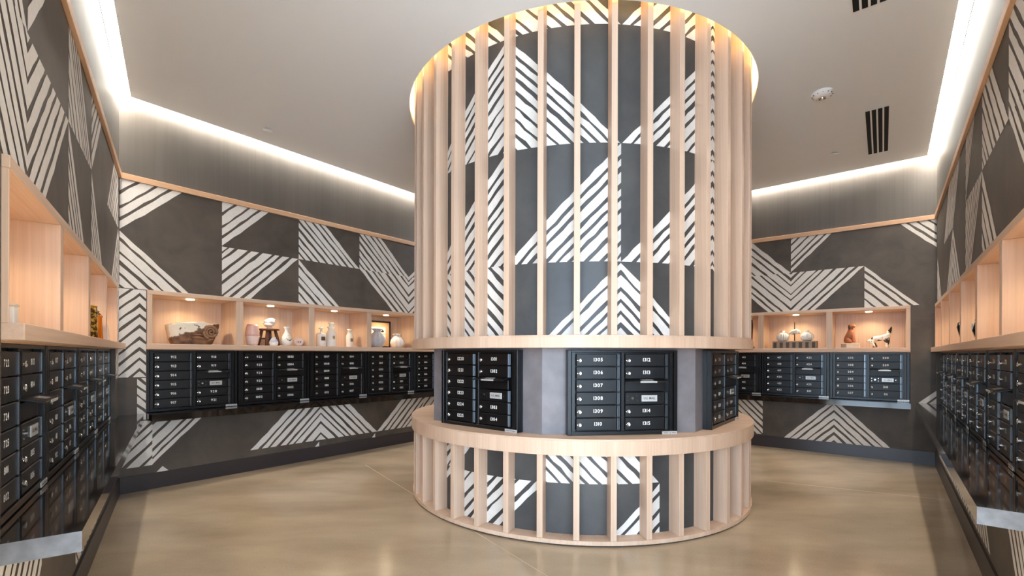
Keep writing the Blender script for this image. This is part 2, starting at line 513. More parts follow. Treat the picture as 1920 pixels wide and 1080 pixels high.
ZR = 2.40; TL = 0.8
def T_(h0, h1, k): return (h0, h1, ZR, ZR + TL, k, (h0, h1, ZR, Z_TRIM))
def M_(h0, h1, k, zb=Z_TOP): return (h0, h1, ZR - TL, ZR, k, (h0, h1, zb, ZR))
ZB = 0.15
CELLS = {
    'left': [
        T_(-3.98, -3.18, 'LL'), M_(-3.98, -3.18, 'UR'), T_(-3.18, -2.42, 'UL'), M_(-3.18, -2.42, 'UL'),
        T_(-2.42, -1.675, 'LL'), M_(-2.42, -1.675, 'LL'), T_(-1.675, -0.88, 'UL'), M_(-1.675, -0.88, 'LL'),
        T_(-0.88, -0.08, 'LR'), M_(-0.88, -0.08, 'LR'), (-0.08, 0.72, ZR - TL, ZR, 'LL', (-0.08, 0, Z_TOP, ZR)),
        (-0.5, 0.3, 1.06, 1.872, 'F/', (-0.25, 0, 1.06, 1.872)),
        (-3.75, -2.95, 0.15, 0.95, 'F/', (-3.75, -2.95, ZB, 0.65)), (-2.2, -1.4, 0.17, 0.97, 'LL', (-2.2, -1.4, ZB, 0.65)),
    ],
    'back_left': [
        T_(0.004, 0.837, 'UL'), M_(0.004, 0.837, 'LL'), T_(0.837, 1.65, 'UL'), M_(0.837, 1.65, 'UL'),
        T_(1.65, 2.462, 'LL'), M_(1.65, 2.462, 'LL'), T_(2.462, 3.27, 'LL'), M_(2.462, 3.27, 'UR'),
        T_(3.27, 4.08, 'LR'), M_(3.27, 4.08, 'UL'), T_(4.08, 4.89, 'LL'), M_(4.08, 4.89, 'UL'),
        (-0.66, 0.152, 1.06, 1.872, 'F/', (0, 0.152, 1.06, 1.872)), (0.152, 0.96, 1.06, 1.872, 'F\\', (0.152, 0.2, 1.06, 1.872)),
        (0.134, 0.94, 0.25, 1.06, 'F\\', (0.134, 0.2, 0.66, 1.05)),
        (-0.56, 0.25, 0.225, 1.035, 'LR', (0, 0.25, 0.225, 0.65)), (0.25, 1.06, 0.225, 1.035, 'UL', (0.25, 1.06, 0.225, 0.65)),
        (1.12, 1.93, 0.225, 1.035, 'LR', (1.12, 1.93, 0.225, 0.65)), (1.93, 2.74, 0.225, 1.035, 'LL', (1.93, 2.74, 0.225, 0.65)),
        (2.74, 3.55, 0.225, 1.035, 'LR', (2.74, 3.55, 0.225, 0.65)), (3.55, 4.36, 0.225, 1.035, 'UL', (3.55, 4.36, 0.225, 0.65)),
        (-0.48, 0.33, -0.61, 0.2, 'LR', (0.2, 0.33, ZB, 0.2)), (0.33, 1.14, -0.61, 0.2, 'LL', (0.33, 0.42, ZB, 0.2)),
        (1.1, 1.91, -0.605, 0.205, 'LR', (1.8, 1.91, ZB, 0.205)), (1.9, 2.71, -0.605, 0.205, 'LR', (2.6, 2.71, ZB, 0.205)),
    ],
    'back_right': [
        T_(-2.27, -1.467, 'LL'), M_(-2.27, -1.467, 'UR'), T_(-1.467, -0.669, 'UL'), M_(-1.467, -0.669, 'UL'),
        T_(-0.669, 0.131, 'UR'), M_(-0.669, 0.131, 'LL'), T_(-3.07, -2.27, 'UL'), M_(-3.07, -2.27, 'LR'),
        (-1.79, -0.98, -0.09, 0.72, 'LR', (-1.79, -0.98, ZB, 0.65)), (-0.98, -0.17, -0.09, 0.72, 'LL', (-0.98, -0.17, ZB, 0.65)),
        (-2.61, -1.807, 0.16, 0.96, 'F\\', (-2.61, -1.807, 0.165, 0.65)),
        (-0.19, 0.62, 0.687, 1.5, 'LR', (-0.19, 0, 0.687, 0.87)), (-0.6, 0.2, 0.1, 0.687, 'LR', (-0.1, 0, 0.56, 0.68)),
    ],
    'right': [
        (-0.68, 0.12, ZR, ZR + TL, 'UL', (0.0, 0.12, ZR, Z_TRIM)), T_(0.92, 1.72, 'LR'), M_(0.92, 1.72, 'LR'), M_(1.72, 2.57, 'LL'),
        T_(1.72, 2.57, 'UL'), T_(2.57, 3.33, 'UL'), M_(2.57, 3.33, 'UL'), T_(3.33, 4.12, 'LL'), M_(3.33, 4.12, 'LL'),
        T_(4.12, 4.92, 'LL'), M_(4.12, 4.92, 'UR'), M_(0.12, 0.92, 'LL'),
        (2.85, 3.65, 0.18, 0.98, 'LL', (2.85, 3.65, 0.18, 0.65)), (2.05, 2.85, 0.18, 0.98, 'LR', (2.05, 2.85, 0.18, 0.65)),
        (1.25, 2.05, 0.18, 0.98, 'LL', (1.25, 2.05, 0.18, 0.65)), (0.45, 1.25, 0.18, 0.98, 'LR', (0.45, 1.25, 0.18, 0.65)),
        (3.79, 4.59, 0.0, 0.8, 'UR', (3.79, 4.59, ZB, 0.65)),
    ],
}
WALL_LABEL = {'left': 'dark wallpapered wall on the left with white stripes', 'back_left': 'dark striped wallpaper wall left of the column',
              'back_right': 'dark striped wallpaper wall right of the column', 'right': 'dark wallpapered wall on the right with white stripes'}
NICHE_D = 0.42
WT = 0.06
walls = {}
for i, k in enumerate(FR):
    fr = FR[k]
    a, b = EXT[k]; r0, r1 = RNG[k]
    e0, e1 = a - (0.3 if k in ('back_left', 'back_right', 'right') and abs(a) < 1e-6 or k == 'back_right' else 0), b + (0.3 if abs(b) < 1e-6 or k == 'back_left' else 0)
    bm = bmesh.new()
    add_box(bm, e0, e1, 0, WT, 0, Z_LEDGE0, mi=0)
    add_box(bm, e0, r0, 0, WT, Z_LEDGE0, Z_TOP, mi=0)
    add_box(bm, r1, e1, 0, WT, Z_LEDGE0, Z_TOP, mi=0)
    add_box(bm, e0, e1, 0, WT, Z_TOP, Z_TRIM + 0.02, mi=0)
    add_box(bm, e0, e1, 0, WT, Z_TRIM + 0.02, Z_CEIL + 0.12, mi=1)
    w = bm_obj('wall_' + k, bm, [M['paper'], M['upper']])
    struct(w, WALL_LABEL[k])
    fr.place(w)
    walls[k] = w
    print_flat('wallpaper_print', CELLS[k], 11 + i, w)
    # baseboard, wooden trim
    bb = box('baseboard_' + k, a, b, -0.012, 0.0, 0, 0.15, M['base'])
    struct(bb, 'dark baseboard'); fr.place(bb)
    tr = box('trim_%d' % (i + 1), a, b, -0.022, 0.0, Z_TRIM, Z_TRIM + TRIM_H, M['oak_edge'], bev=0.002)
    struct(tr, 'thin oak picture rail above the wallpaper'); fr.place(tr)
    # cove light lens between wall and ceiling edge
    ins0 = 0.0; ins1 = 0.0
    ln = thing('cove_light', {'left': 'bright linear cove light above the left wall', 'back_left': 'linear cove light above the wall left of the column',
               'back_right': 'linear cove light above the wall right of the column', 'right': 'bright linear cove light above the right wall'}[k], 'cove light',
               group='cove lights along the ceiling edge')
    fr.place(ln, z=Z_LENS)
    box('lens', a + 0.01, b - 0.01, -GAP + 0.001, -0.006, 0, 0.012, M['lens'], ln)
    box('edge_trim', a + 0.01, b - 0.01, -0.0055, -0.001, -0.006, 0.012, M['rail'], ln)
    box('housing', a + 0.005, b - 0.005, -GAP - 0.0, -0.001, 0.0125, 0.04, M['ceil'], ln)

# ---- the lobby behind the viewer, open to daylight through a glazed front
def vwall(name, p, q, z0, z1, mat, th=0.08):
    d = (q - p).normalized(); n = Vector((-d.y, d.x)) * th
    pts = [p, q, q + n, p + n]
    verts = [(v.x, v.y, z) for z in (z0, z1) for v in pts]
    return mesh_obj(name, verts, [(0, 1, 2, 3), (4, 7, 6, 5), (0, 4, 5, 1), (1, 5, 6, 2), (2, 6, 7, 3), (3, 7, 4, 0)], mat)
struct(vwall('wall_lobby_left', Vector((-6, PL.y + 0.1)), PL + Vector((0.0, 0.1)), 0, 3.7, M['lobby']), 'pale lobby wall')
struct(vwall('wall_lobby_right', PR + Vector((0, 0.0)), Vector((6, PR.y)), 0, 3.7, M['lobby']), 'pale lobby wall')
struct(vwall('wall_lobby_side_left', Vector((-6, -5)), Vector((-6, PL.y + 0.1)), 0, 3.7, M['lobby']), 'pale lobby side wall')
struct(vwall('wall_lobby_side_right', Vector((6, PR.y + 0.1)), Vector((6, -5)), 0, 3.7, M['lobby']), 'pale lobby side wall')
bm = bmesh.new()
add_box(bm, -6, 6, -5.06, -5.0, 0, 0.1); add_box(bm, -6, 6, -5.06, -5.0, 3.45, 3.7)
for k in range(7):
    add_box(bm, -6 + k * 2 - 0.04, -6 + k * 2 + 0.04, -5.06, -5.0, 0, 3.6)
struct(bm_obj('window_1', bm, M['frame']), 'glazed lobby front')

# ------------------------------------------------------------------ ledges and niches
def display_shelf(k, label):
    fr = FR[k]; h0, n = RUN[k]; h1 = h0 + n * PITCH
    t = thing('display_shelf', label, 'shelf', group='oak display niches above the mailboxes')
    fr.place(t)
    end_l, end_r = h0, h1
    l0, l1 = (h0, 0.0) if k == 'left' else ((0.0, h1) if k == 'right' else (h0 - 0.005, h1))
    proud = 0.05 if k in ('left', 'right') else 0.022
    box('ledge', l0, l1, -proud, NICHE_D, Z_SH0, Z_SH1, M['oak_h'], t, bev=0.0025)
    box('top_board', h0, h1, -0.018, NICHE_D, Z_TOP0, Z_TOP, M['oak_h'], t, bev=0.002)
    box('back_panel', h0, h1, NICHE_D - 0.012, NICHE_D + 0.01, Z_SH1, Z_TOP0, M['oak_v'], t)
    for j in range(n + 1):
        c = h0 + j * PITCH
        w0, w1 = c - 0.035, c + 0.035
        if j == 0: w0, w1 = h0, h0 + (0.008 if k == 'left' else 0.04)
        if j == n: w0, w1 = h1 - 0.04, h1
        box('divider', w0, w1, -0.016, NICHE_D - 0.012, Z_SH1, Z_TOP0, M['oak_v'], t, bev=0.002)
    for j in range(n):
        c = h0 + (j + 0.5) * PITCH
        pk = lathe('puck_light', [(0.0, 0.0), (0.034, 0.0), (0.036, 0.004), (0.036, 0.008)], M['puck'], t, 24, (c, 0.17, Z_TOP0 - 0.008), smooth=False)
        ld = bpy.data.lights.new('puck_lamp', 'SPOT')
        ld.energy = PUCK_W * 4; ld.color = (1.0, 0.79, 0.5); ld.shadow_soft_size = 0.03
        ld.spot_size = math.radians(150); ld.spot_blend = 0.6
        lo = bpy.data.objects.new('puck_lamp', ld); C.objects.link(lo)
        lo.parent = pk; lo.location = (c, 0.17, Z_TOP0 - 0.012)
    return t

LEDGE_LAB = {'left': 'glossy black marble ledge under the left wall mailboxes', 'back_left': 'glossy black marble ledge under mailboxes left of the column',
             'back_right': 'glossy black marble ledge under mailboxes right of the column', 'right': 'glossy black marble ledge under the right wall mailboxes'}
SHELF_LAB = {'left': 'oak display niche with gold jar on the left wall', 'back_left': 'oak display niche with vases and carved trough, left of the column',
             'back_right': 'oak display niche with dog figurines, right of the column', 'right': 'oak display niche with two black vases on the right wall'}
shelves = {}
for k in FR:
    fr = FR[k]; h0, n = RUN[k]; h1 = h0 + n * PITCH
    shelves[k] = display_shelf(k, SHELF_LAB[k])
    e = thing('stone_ledge', LEDGE_LAB[k], 'ledge', group='black marble ledges below the mailboxes')
    fr.place(e, z=Z_LEDGE0)
    bm = bmesh.new()
    YB, YF = -0.0015, -0.184
    if k == 'left':      # runs into the corner of the room
        pts = [(h0 - 0.03, YB), (-0.003, YB), (0.043, YF), (h0 - 0.03, YF)]; ends = (3,)
    elif k == 'right':
        pts = [(0.003, YB), (h1 + 0.02, YB), (h1 + 0.02, YF), (0.003, YF)]; ends = (1,)
    else:
        pts = [(h0, YB), (h1, YB), (h1, YF), (h0, YF)]
        ends = (1,) if k == 'back_right' else ()
    box('marble_sill', h0 + 0.0005, h1 - 0.0005, -0.001, 0.1, Z_LEDGE0 + 0.0005, Z_LEDGE, M['marble'], shelves[k])
    vb = [bm.verts.new((x, y, 0)) for x, y in pts]; vt = [bm.verts.new((x, y, Z_LEDGE - Z_LEDGE0)) for x, y in pts]
    bm.faces.new(vb); bm.faces.new(vt[::-1])
    for j in range(len(pts)):
        j2 = (j + 1) % len(pts)
        f = bm.faces.new((vb[j], vb[j2], vt[j2], vt[j]))
        if j in ends: f.material_index = 1
    bm_obj('slab', bm, [M['marble'], M['marble_end']], e)

# ------------------------------------------------------------------ mailboxes
def text_mesh(txt, size, bold=0.012):
    cu = bpy.data.curves.new('txt', 'FONT')
    cu.body = txt; cu.size = size; cu.align_x = 'CENTER'; cu.align_y = 'CENTER'
    cu.offset = bold * size; cu.resolution_u = 3
    o = bpy.data.objects.new('txt', cu); C.objects.link(o)
    dg = bpy.context.evaluated_depsgraph_get(); dg.update()
    me = bpy.data.meshes.new_from_object(o.evaluated_get(dg))
    vs_ = np.array([v.co[:] for v in me.vertices]) if len(me.vertices) else np.zeros((0, 3))
    fs = [tuple(p.vertices) for p in me.polygons]
    bpy.data.objects.remove(o, do_unlink=True)
    bpy.data.meshes.remove(me); bpy.data.curves.remove(cu)
    return vs_, fs

GL = {}
for ch in '0123456789':
    v, f = text_mesh(ch, 0.034, 0.02)
    v[:, 0] -= (v[:, 0].min() + v[:, 0].max()) / 2
    GL[ch] = (v, f, v[:, 0].max() - v[:, 0].min())
def text_to_mesh(name, v, f, mat):
    me = bpy.data.meshes.new(name)
    me.from_pydata([(x, -0.0004, y) for x, y, _ in v], [], f)
    me.materials.append(mat)
    return me
def number_mesh(s):
    x = 0; vs_ = []; fs = []
    for ch in s:
        v, f, w = GL[ch]
        b = len(vs_)
        vs_ += [(p[0] + x + w / 2, p[1], 0) for p in v]
        fs += [tuple(i + b for i in q) for q in f]
        x += w + 0.005
    tot = x - 0.005
    vs_ = [(p[0] - tot / 2, p[1], 0) for p in vs_]
    return text_to_mesh('number', vs_, fs, M['digits'])
USM = text_to_mesh('mail_lettering', *text_mesh('U.S. MAIL', 0.021, 0.02), M['ink'])

DOOR_W, DOOR_H, ROW = 0.288, 0.0845, 0.0893
Z_D0 = 0.034
COLX = (0.066, 0.415)
def shared(name, build, mat):
    bm = bmesh.new(); build(bm)
    bmesh.ops.recalc_face_normals(bm, faces=bm.faces[:])
    me = bpy.data.meshes.new(name); bm.to_mesh(me); bm.free()
    for mm in (mat if isinstance(mat, (list, tuple)) else [mat]): me.materials.append(mm)
    return me
def b_frame(bm):
    add_box(bm, 0.005, 0.795, 0.03, 0.06, 0.0, 0.592)                 # backing
    add_box(bm, 0.005, 0.030, -0.006, 0.03, 0.0, 0.592, 0.002)        # outer jambs
    add_box(bm, 0.034, 0.060, 0.002, 0.03, 0.012, 0.58, 0.002)
    add_box(bm, 0.770, 0.795, -0.006, 0.03, 0.0, 0.592, 0.002)
    add_box(bm, 0.742, 0.766, 0.002, 0.03, 0.012, 0.58, 0.002)
    add_box(bm, 0.387, 0.411, 0.002, 0.03, 0.012, 0.58, 0.002)        # middle rail
    add_box(bm, 0.030, 0.770, -0.004, 0.03, 0.0, 0.026, 0.002)        # bottom rail
    add_box(bm, 0.030, 0.770, -0.004, 0.03, 0.576, 0.592, 0.002)      # top rail
ME_FRAME = shared('frame', b_frame, M['frame'])
ME_DOOR = shared('door', lambda bm: add_box(bm, 0, DOOR_W, 0.0, 0.014, 0, DOOR_H, 0.003), M['powder'])
def b_hinge(bm):
    add_box(bm, 0, 0.009, -0.004, 0.012, 0, DOOR_H - 0.004, 0.001)
    add_box(bm, 0.014, 0.019, -0.001, 0.012, 0, DOOR_H - 0.004, 0.001)
ME_HINGE = shared('hinge', b_hinge, M['rail'])
def b_lock(bm):
    n = 20
    ring = lambda r, y: [bm.verts.new((r * math.cos(2 * PI * k / n), y, r * math.sin(2 * PI * k / n))) for k in range(n)]
    a, b, c, d = ring(0.0135, 0.0), ring(0.0135, -0.006), ring(0.0105, -0.0085), ring(0.0058, -0.0075)
    for p, q in ((a, b), (b, c), (c, d)):
        for k in range(n): bm.faces.new((p[k], p[(k + 1) % n], q[(k + 1) % n], q[k]))
    bm.faces.new(d).material_index = 1
    # little pointed dust cover at the side of the cylinder
    t = [bm.verts.new(v) for v in ((-0.011, 0, 0.005), (-0.011, 0, -0.005), (-0.0185, 0, 0), (-0.011, -0.004, 0.005), (-0.011, -0.004, -0.005), (-0.0185, -0.002, 0))]
    bm.faces.new((t[3], t[4], t[5])); bm.faces.new((t[0], t[3], t[5], t[2])); bm.faces.new((t[1], t[2], t[5], t[4]))
ME_LOCK = shared('lock', b_lock, [M['chrome'], M['plate']])
def b_hood(bm):
    # sloping flap of the outgoing mail slot with cheeks
    vs_ = [bm.verts.new(v) for v in ((0, 0.012, 0.012), (DOOR_W, 0.012, 0.012), (DOOR_W, -0.062, -0.004), (0, -0.062, -0.004),
                                     (0, 0.012, 0.004), (DOOR_W, 0.012, 0.004), (DOOR_W, -0.062, -0.012), (0, -0.062, -0.012))]
    for f in ((0, 3, 2, 1), (4, 5, 6, 7), (0, 1, 5, 4), (1, 2, 6, 5), (2, 3, 7, 6), (3, 0, 4, 7)): bm.faces.new([vs_[i] for i in f])
    bmesh.ops.bevel(bm, geom=bm.edges[:], offset=0.0015, segments=1, affect='EDGES')
ME_HOOD = shared('mail_slot_flap', b_hood, M['powder'])
ME_HLAB = shared('flap_plate', lambda bm: add_box(bm, 0.085, 0.205, -0.0635, -0.0615, -0.013, -0.002, 0.0005), M['plate'])
ME_HTOP = shared('flap_label', lambda bm: [bm.faces.new([bm.verts.new(v) for v in ((0.1, -0.01, 0.0083), (0.1, -0.045, 0.0008), (0.19, -0.045, 0.0008), (0.19, -0.01, 0.0083))])], M['plate'])
ME_BLANK = shared('blank_panel', lambda bm: add_box(bm, 0, DOOR_W, 0.004, 0.016, 0, DOOR_H - 0.012, 0.003), M['powder'])
def b_master(bm):
    add_box(bm, 0.118, 0.232, -0.003, 0.001, 0.02, 0.064, 0.001)
ME_PLATE = shared('nickel_plate', b_master, M['plate'])
def b_screws(bm):
    for x, z in ((0.02, 0.028), (0.02, 0.06), (0.084, 0.028), (0.084, 0.06), (0.252, 0.044)):
        tube_mesh(bm, [(x, 0, z), (x, -0.003, z)], 0.0032, 8)
ME_SCREW = shared('plate_screws', b_screws, M['chrome'])
ME_MLOCK = shared('master_lock', lambda bm: tube_mesh(bm, [(0.052, 0, 0.044), (0.052, -0.006, 0.044)], 0.009, 14), M['chrome'])
ME_TAG = shared('maker_tag', lambda bm: add_box(bm, 0.682, 0.792, -0.0085, -0.0045, 0.0, 0.021, 0.0008), M['plate'])
ME_TAGM = shared('tag_mark', lambda bm: [add_box(bm, 0.736, 0.744, -0.0092, -0.0084, 0.006, 0.014), add_box(bm, 0.692, 0.727, -0.0092, -0.0084, 0.008, 0.0125), add_box(bm, 0.751, 0.783, -0.0092, -0.0084, 0.008, 0.0125)], plain('tag_print', srgb(120, 118, 116), 0.5))

def link(name, me, parent, loc=(0, 0, 0)):
    o = bpy.data.objects.new(name, me); C.objects.link(o); o.parent = parent; o.location = loc
    return o

def mailbox_unit(label, left, right, loc, rot):
    t = thing('mailbox_unit', label, 'mailboxes', loc, rot, 'banks of black apartment mailboxes')
    link('frame', ME_FRAME, t)
    for c, nums in ((0, left), (1, right)):
        for r in range(6):
            x = COLX[c]; z = Z_D0 + (5 - r) * ROW
            if c == 1 and r == 2:
                link('blank_panel', ME_BLANK, t, (x, 0, z))
                hd = link('mail_slot_flap', ME_HOOD, t, (x, -0.004, z + DOOR_H - 0.006))
                link('flap_plate', ME_HLAB, hd); link('flap_label', ME_HTOP, hd)
                continue
            d = link('door', ME_DOOR, t, (x, -0.002, z))
            link('hinge', ME_HINGE, d, (DOOR_W + 0.003, 0, 0.002))
            if c == 1 and r == 3:
                d.name = 'master_door'
                link('nickel_plate', ME_PLATE, d); link('plate_screws', ME_SCREW, d)['kind'] = 'stuff'; link('master_lock', ME_MLOCK, d)
                link('mail_lettering', USM, d, (0.175, -0.0032, 0.042))
                continue
            link('lock', ME_LOCK, d, (0.024, 0, DOOR_H * 0.46))
            idx = r if c == 0 or r < 2 else r - 2
            s = nums[idx] if idx < len(nums) else ''
            if s: link('number', number_mesh(s), d, (0.155, 0, DOOR_H * 0.52))
    tg = link('maker_tag', ME_TAG, t)
    link('tag_mark', ME_TAGM, tg)
    return t

def rng(s):
    out = []
    for part in s.split(','):
        if '-' in part:
            a, b = part.split('-'); out += [str(x) for x in range(int(a), int(b) + 1)]
        else: out.append(part)
    return out
UNITS = {
    'left': [('722-725,801,802', '803-806'), ('807-812', '814-817'), ('818-823', '824,825,901,902'), ('903-908', '909-911')],
    'back_left': [('912-917', '918-921'), ('922-925,1001,1002', '1003-1006'), ('1007-1012', '1014-1017'), ('1018-1023', '1024,1025,1101,1102'), ('1103-1108', '1109-1112')],
    'back_right': [('405-410', '413-416'), ('417-422', '423-425,501'), ('502-507', '508-511')],
    'right': [('512,514-518', '519-522'), ('523-525,601-603', '604-607'), ('608-612,614', '615-618'), ('619-624', '625,701-703'), ('704-709', '710-712,714'), ('715-720', '721')],
}
ORD = ['nearest to the viewer', 'second from the viewer', 'third from the viewer', 'deepest into the corner']
for k in FR:
    fr = FR[k]; h0, n = RUN[k]
    for j, (a, b) in enumerate(UNITS[k]):
        la, lb = rng(a), rng(b)
        q = fr.pt(h0 + j * PITCH, 0.036)
        if k == 'left': lab = 'black mailbox bank on the left wall, ' + ORD[j]
        elif k == 'right': lab = 'black mailbox bank on the right wall, %s from the back corner' % ['first', 'second', 'third', 'fourth', 'fifth', 'sixth'][j]
        elif k == 'back_left': lab = ['black mailbox bank numbered 912 to 921, below the carved trough', 'black mailbox bank numbered 922 to 1006, below the stool and vases', 'black mailbox bank numbered 1007 to 1017, below the glass bottles', 'black mailbox bank numbered 1018 to 1102, below the framed picture', 'black mailbox bank from 1103 on, half hidden by the left of the column'][j]
        else: lab = ['black mailbox bank with doors 413 to 416, partly hidden by the right of the column', 'black mailbox bank numbered 417 to 501, below the ribbed vases', 'black mailbox bank numbered 502 to 511, below the dog figurines'][j]
        mailbox_unit(lab, la, lb, (q.x, q.y, Z_LEDGE + 0.004), fr.ang)
    # closed black recess behind the mailboxes
    h1 = h0 + n * PITCH
    bm = bmesh.new()
    add_box(bm, h0 - 0.05, h1 + 0.05, 0.1, 0.13, Z_LEDGE0 - 0.05, Z_SH0 - 0.001)
    add_box(bm, h0 - 0.05, h0 - 0.004, WT, 0.1, Z_LEDGE0 - 0.05, Z_SH0 - 0.001)
    add_box(bm, h1 + 0.004, h1 + 0.05, WT, 0.1, Z_LEDGE0 - 0.05, Z_SH0 - 0.001)
    add_box(bm, h0 - 0.004, h1 + 0.004, WT, 0.1, Z_LEDGE0 - 0.05, Z_LEDGE)
    add_box(bm, h0 - 0.05, h0 - 0.001, WT + 0.001, NICHE_D + 0.02, Z_SH0, Z_TOP + 0.03)
    add_box(bm, h1 + 0.001, h1 + 0.05, WT + 0.001, NICHE_D + 0.02, Z_SH0, Z_TOP + 0.03)
    add_box(bm, h0 - 0.05, h1 + 0.05, WT + 0.001, NICHE_D + 0.02, Z_TOP + 0.001, Z_TOP + 0.03)
    add_box(bm, h0 - 0.05, h1 + 0.05, NICHE_D + 0.012, NICHE_D + 0.03, Z_SH0, Z_TOP + 0.03)
    hs = bm_obj('mailbox_housing', bm, M['frame'], shelves[k])
    hs['kind'] = 'stuff'
    # filler strip above the mailboxes
    fs = box('filler_strip', h0, h0 + n * PITCH, 0.03, 0.06, Z_LEDGE + 0.597, Z_SH0, M['oak_edge'], shelves[k])

# ------------------------------------------------------------------ the round slatted column
col = thing('slatted_column', 'large round oak slatted column with striped wallpaper core and mailboxes', 'column', (CX, CY, 0), COL_ROT)
R_CORE, R_SLAT, R_BAND = 1.47, 1.576, 1.596
ZL0, ZL1 = 0.040, 0.607
ZU0 = 1.411
arc_band('toe_kick', 1.40, 1.565, 0.0, 0.012, M['dark'], col)
arc_band('base_ring', 1.40, 1.584, 0.012, ZL0, M['oak_v'], col)
lc = arc_band('lower_core', 1.42, R_CORE, ZL0, ZL1, M['paper_col'], col)
arc_band('counter_band', 1.2, R_BAND, ZL1, 0.7055, M['oak_v'], col)
arc_band('counter_top', 1.2, R_BAND + 0.001, 0.7062, 0.7187, M['oak_h'], col)
arc_band('ring_band', 1.2, R_BAND - 0.004, 1.326, ZU0 - 0.012, M['oak_v'], col)
arc_band('ring_cap', 1.2, R_BAND - 0.012, ZU0 - 0.012, ZU0, M['oak_v'], col)
uc = arc_band('upper_core', 1.42, R_CORE, ZU0, Z_CEIL + 0.24, M['paper_col'], col)
NS = 40
SW, SD0 = 0.041, R_CORE - 0.003
def slat_mesh(z0, z1):
    bm = bmesh.new(); add_box(bm, -SW / 2, SW / 2, -R_SLAT, -SD0, z0, z1, 0.0015)
    me = bpy.data.meshes.new('slat'); bmesh.ops.recalc_face_normals(bm, faces=bm.faces[:]); bm.to_mesh(me); bm.free()
    me.materials.append(M['oak_v']); return me
ms_u, ms_l = slat_mesh(ZU0, Z_CEIL + 0.235), slat_mesh(ZL0, ZL1)
for k in range(NS):
    ph = math.radians(0.5 + k * 360 / NS)
    for me in (ms_u, ms_l):
        o = bpy.data.objects.new('slat', me); C.objects.link(o); o.parent = col; o.rotation_euler = (0, 0, ph)
# stone-faced octagon that carries the mailboxes
RO = 1.47
for k in range(8):
    a0, a1 = math.radians(-16.5 + 45 * k) - COL_ROT, math.radians(-16.5 + 45 * (k + 1)) - COL_ROT
    p0 = Vector((RO * math.sin(a0), -RO * math.cos(a0))); p1 = Vector((RO * math.sin(a1), -RO * math.cos(a1)))
    q0, q1 = p0 * 0.95, p1 * 0.95
    verts = [(v.x, v.y, z) for z in (0.7187, 1.326) for v in (p0, p1, q1, q0)]
    mesh_obj('stone_panel', verts, [(0, 1, 2, 3), (4, 7, 6, 5), (0, 4, 5, 1), (1, 5, 6, 2), (2, 6, 7, 3), (3, 7, 4, 0)], M['stone'], col)
# wallpaper print
S0 = 0.315
cs = [S0 + TL * 1.008 * k for k in range(-6, 6)]
def cc(i): return (cs[i], cs[i + 1])
I0 = 5   # column whose right edge is S0 (index so that cs[6]==S0)
CU = []
rowz = [3.55, 2.735, 1.92, 1.105]
pat = {  # per column offset: rows above ceiling line, 0, 1, 2
    -4: ('LR', 'LL', 'LR', 'LL'), -3: ('UR', 'LL', 'UL', 'LR'), -2: ('LL', 'LL', 'UL', 'LL'), -1: ('LL', 'LR', 'LR', 'F\\'), 0: ('LL', 'LL', 'LR', 'LR'), 1: ('LR', 'LR', 'LR', 'LL'),
    2: ('LL', 'LL', 'LL', 'UR'), 3: ('LR', 'UL', 'LR', 'LL'), 4: ('UL', 'LL', 'LR', 'UL')}
for off, ks in pat.items():
    a, b = cs[5 + off], cs[6 + off]
    z_hi = 3.55 + 0.813
    CU.append((a, b, 3.55, z_hi, ks[0], (a, b, 3.55, Z_CEIL + 0.24)))
    for r in range(3):
        CU.append((a, b, rowz[r + 1], rowz[r], ks[r + 1], (a, b, max(rowz[r + 1], ZU0), rowz[r])))
print_round('wallpaper_print', CU, 5, uc, R_CORE)
CLW = []
SB = -0.2
for off, up, dn in ((-4, 'LR', 'UL'), (-3, 'LL', 'LR'), (-2, 'LR', 'UL'), (-1, 'UL', 'UL'), (0, 'LL', 'LR'), (1, None, None), (2, 'LL', 'LL'), (3, 'LR', 'UL')):
    a, b = SB + 0.806 * off, SB + 0.806 * (off + 1)
    if up is None: continue
    CLW.append((a, b, 0.39, 1.2, up, (a, b, 0.39, ZL1)))
    CLW.append((a, b, -0.42, 0.39, dn, (a, b, ZL0, 0.39)))
print_round('wallpaper_print', CLW, 9, lc, R_CORE)
# mailbox banks on the column
AP = RO * math.cos(PI / 8)
for ang, a, b, lab in ((-39, '1220-1225', '1301-1304', 'black mailbox bank with doors 1220 to 1225 on the column'),
                       (6, '1305-1310', '1312-1315', 'black mailbox bank with doors 1305 to 1310 facing front on the column'),
                       (51, '1316-1321', '1322-1325', 'black mailbox bank on the right side of the column')):
    A = math.radians(ang)
    out = Vector((math.sin(A), -math.cos(A))); tan = Vector((math.cos(A), math.sin(A)))
    q = Vector((CX, CY)) + out * (AP + 0.062) - tan * (0.4 - (0.0 if ang == 6 else 0.0))
    mailbox_unit(lab, rng(a), rng(b), (q.x, q.y, 0.7187 + 0.0008), A)
# warm ring of light hidden in the ceiling recess
lr = thing('led_ring', 'warm glowing light ring in the ceiling opening around the column', 'ring light', (CX, CY, Z_CEIL + 0.0315))
arc_band('led_strip', 1.672, 1.69, 0.0, 0.012, M['ring'], lr)

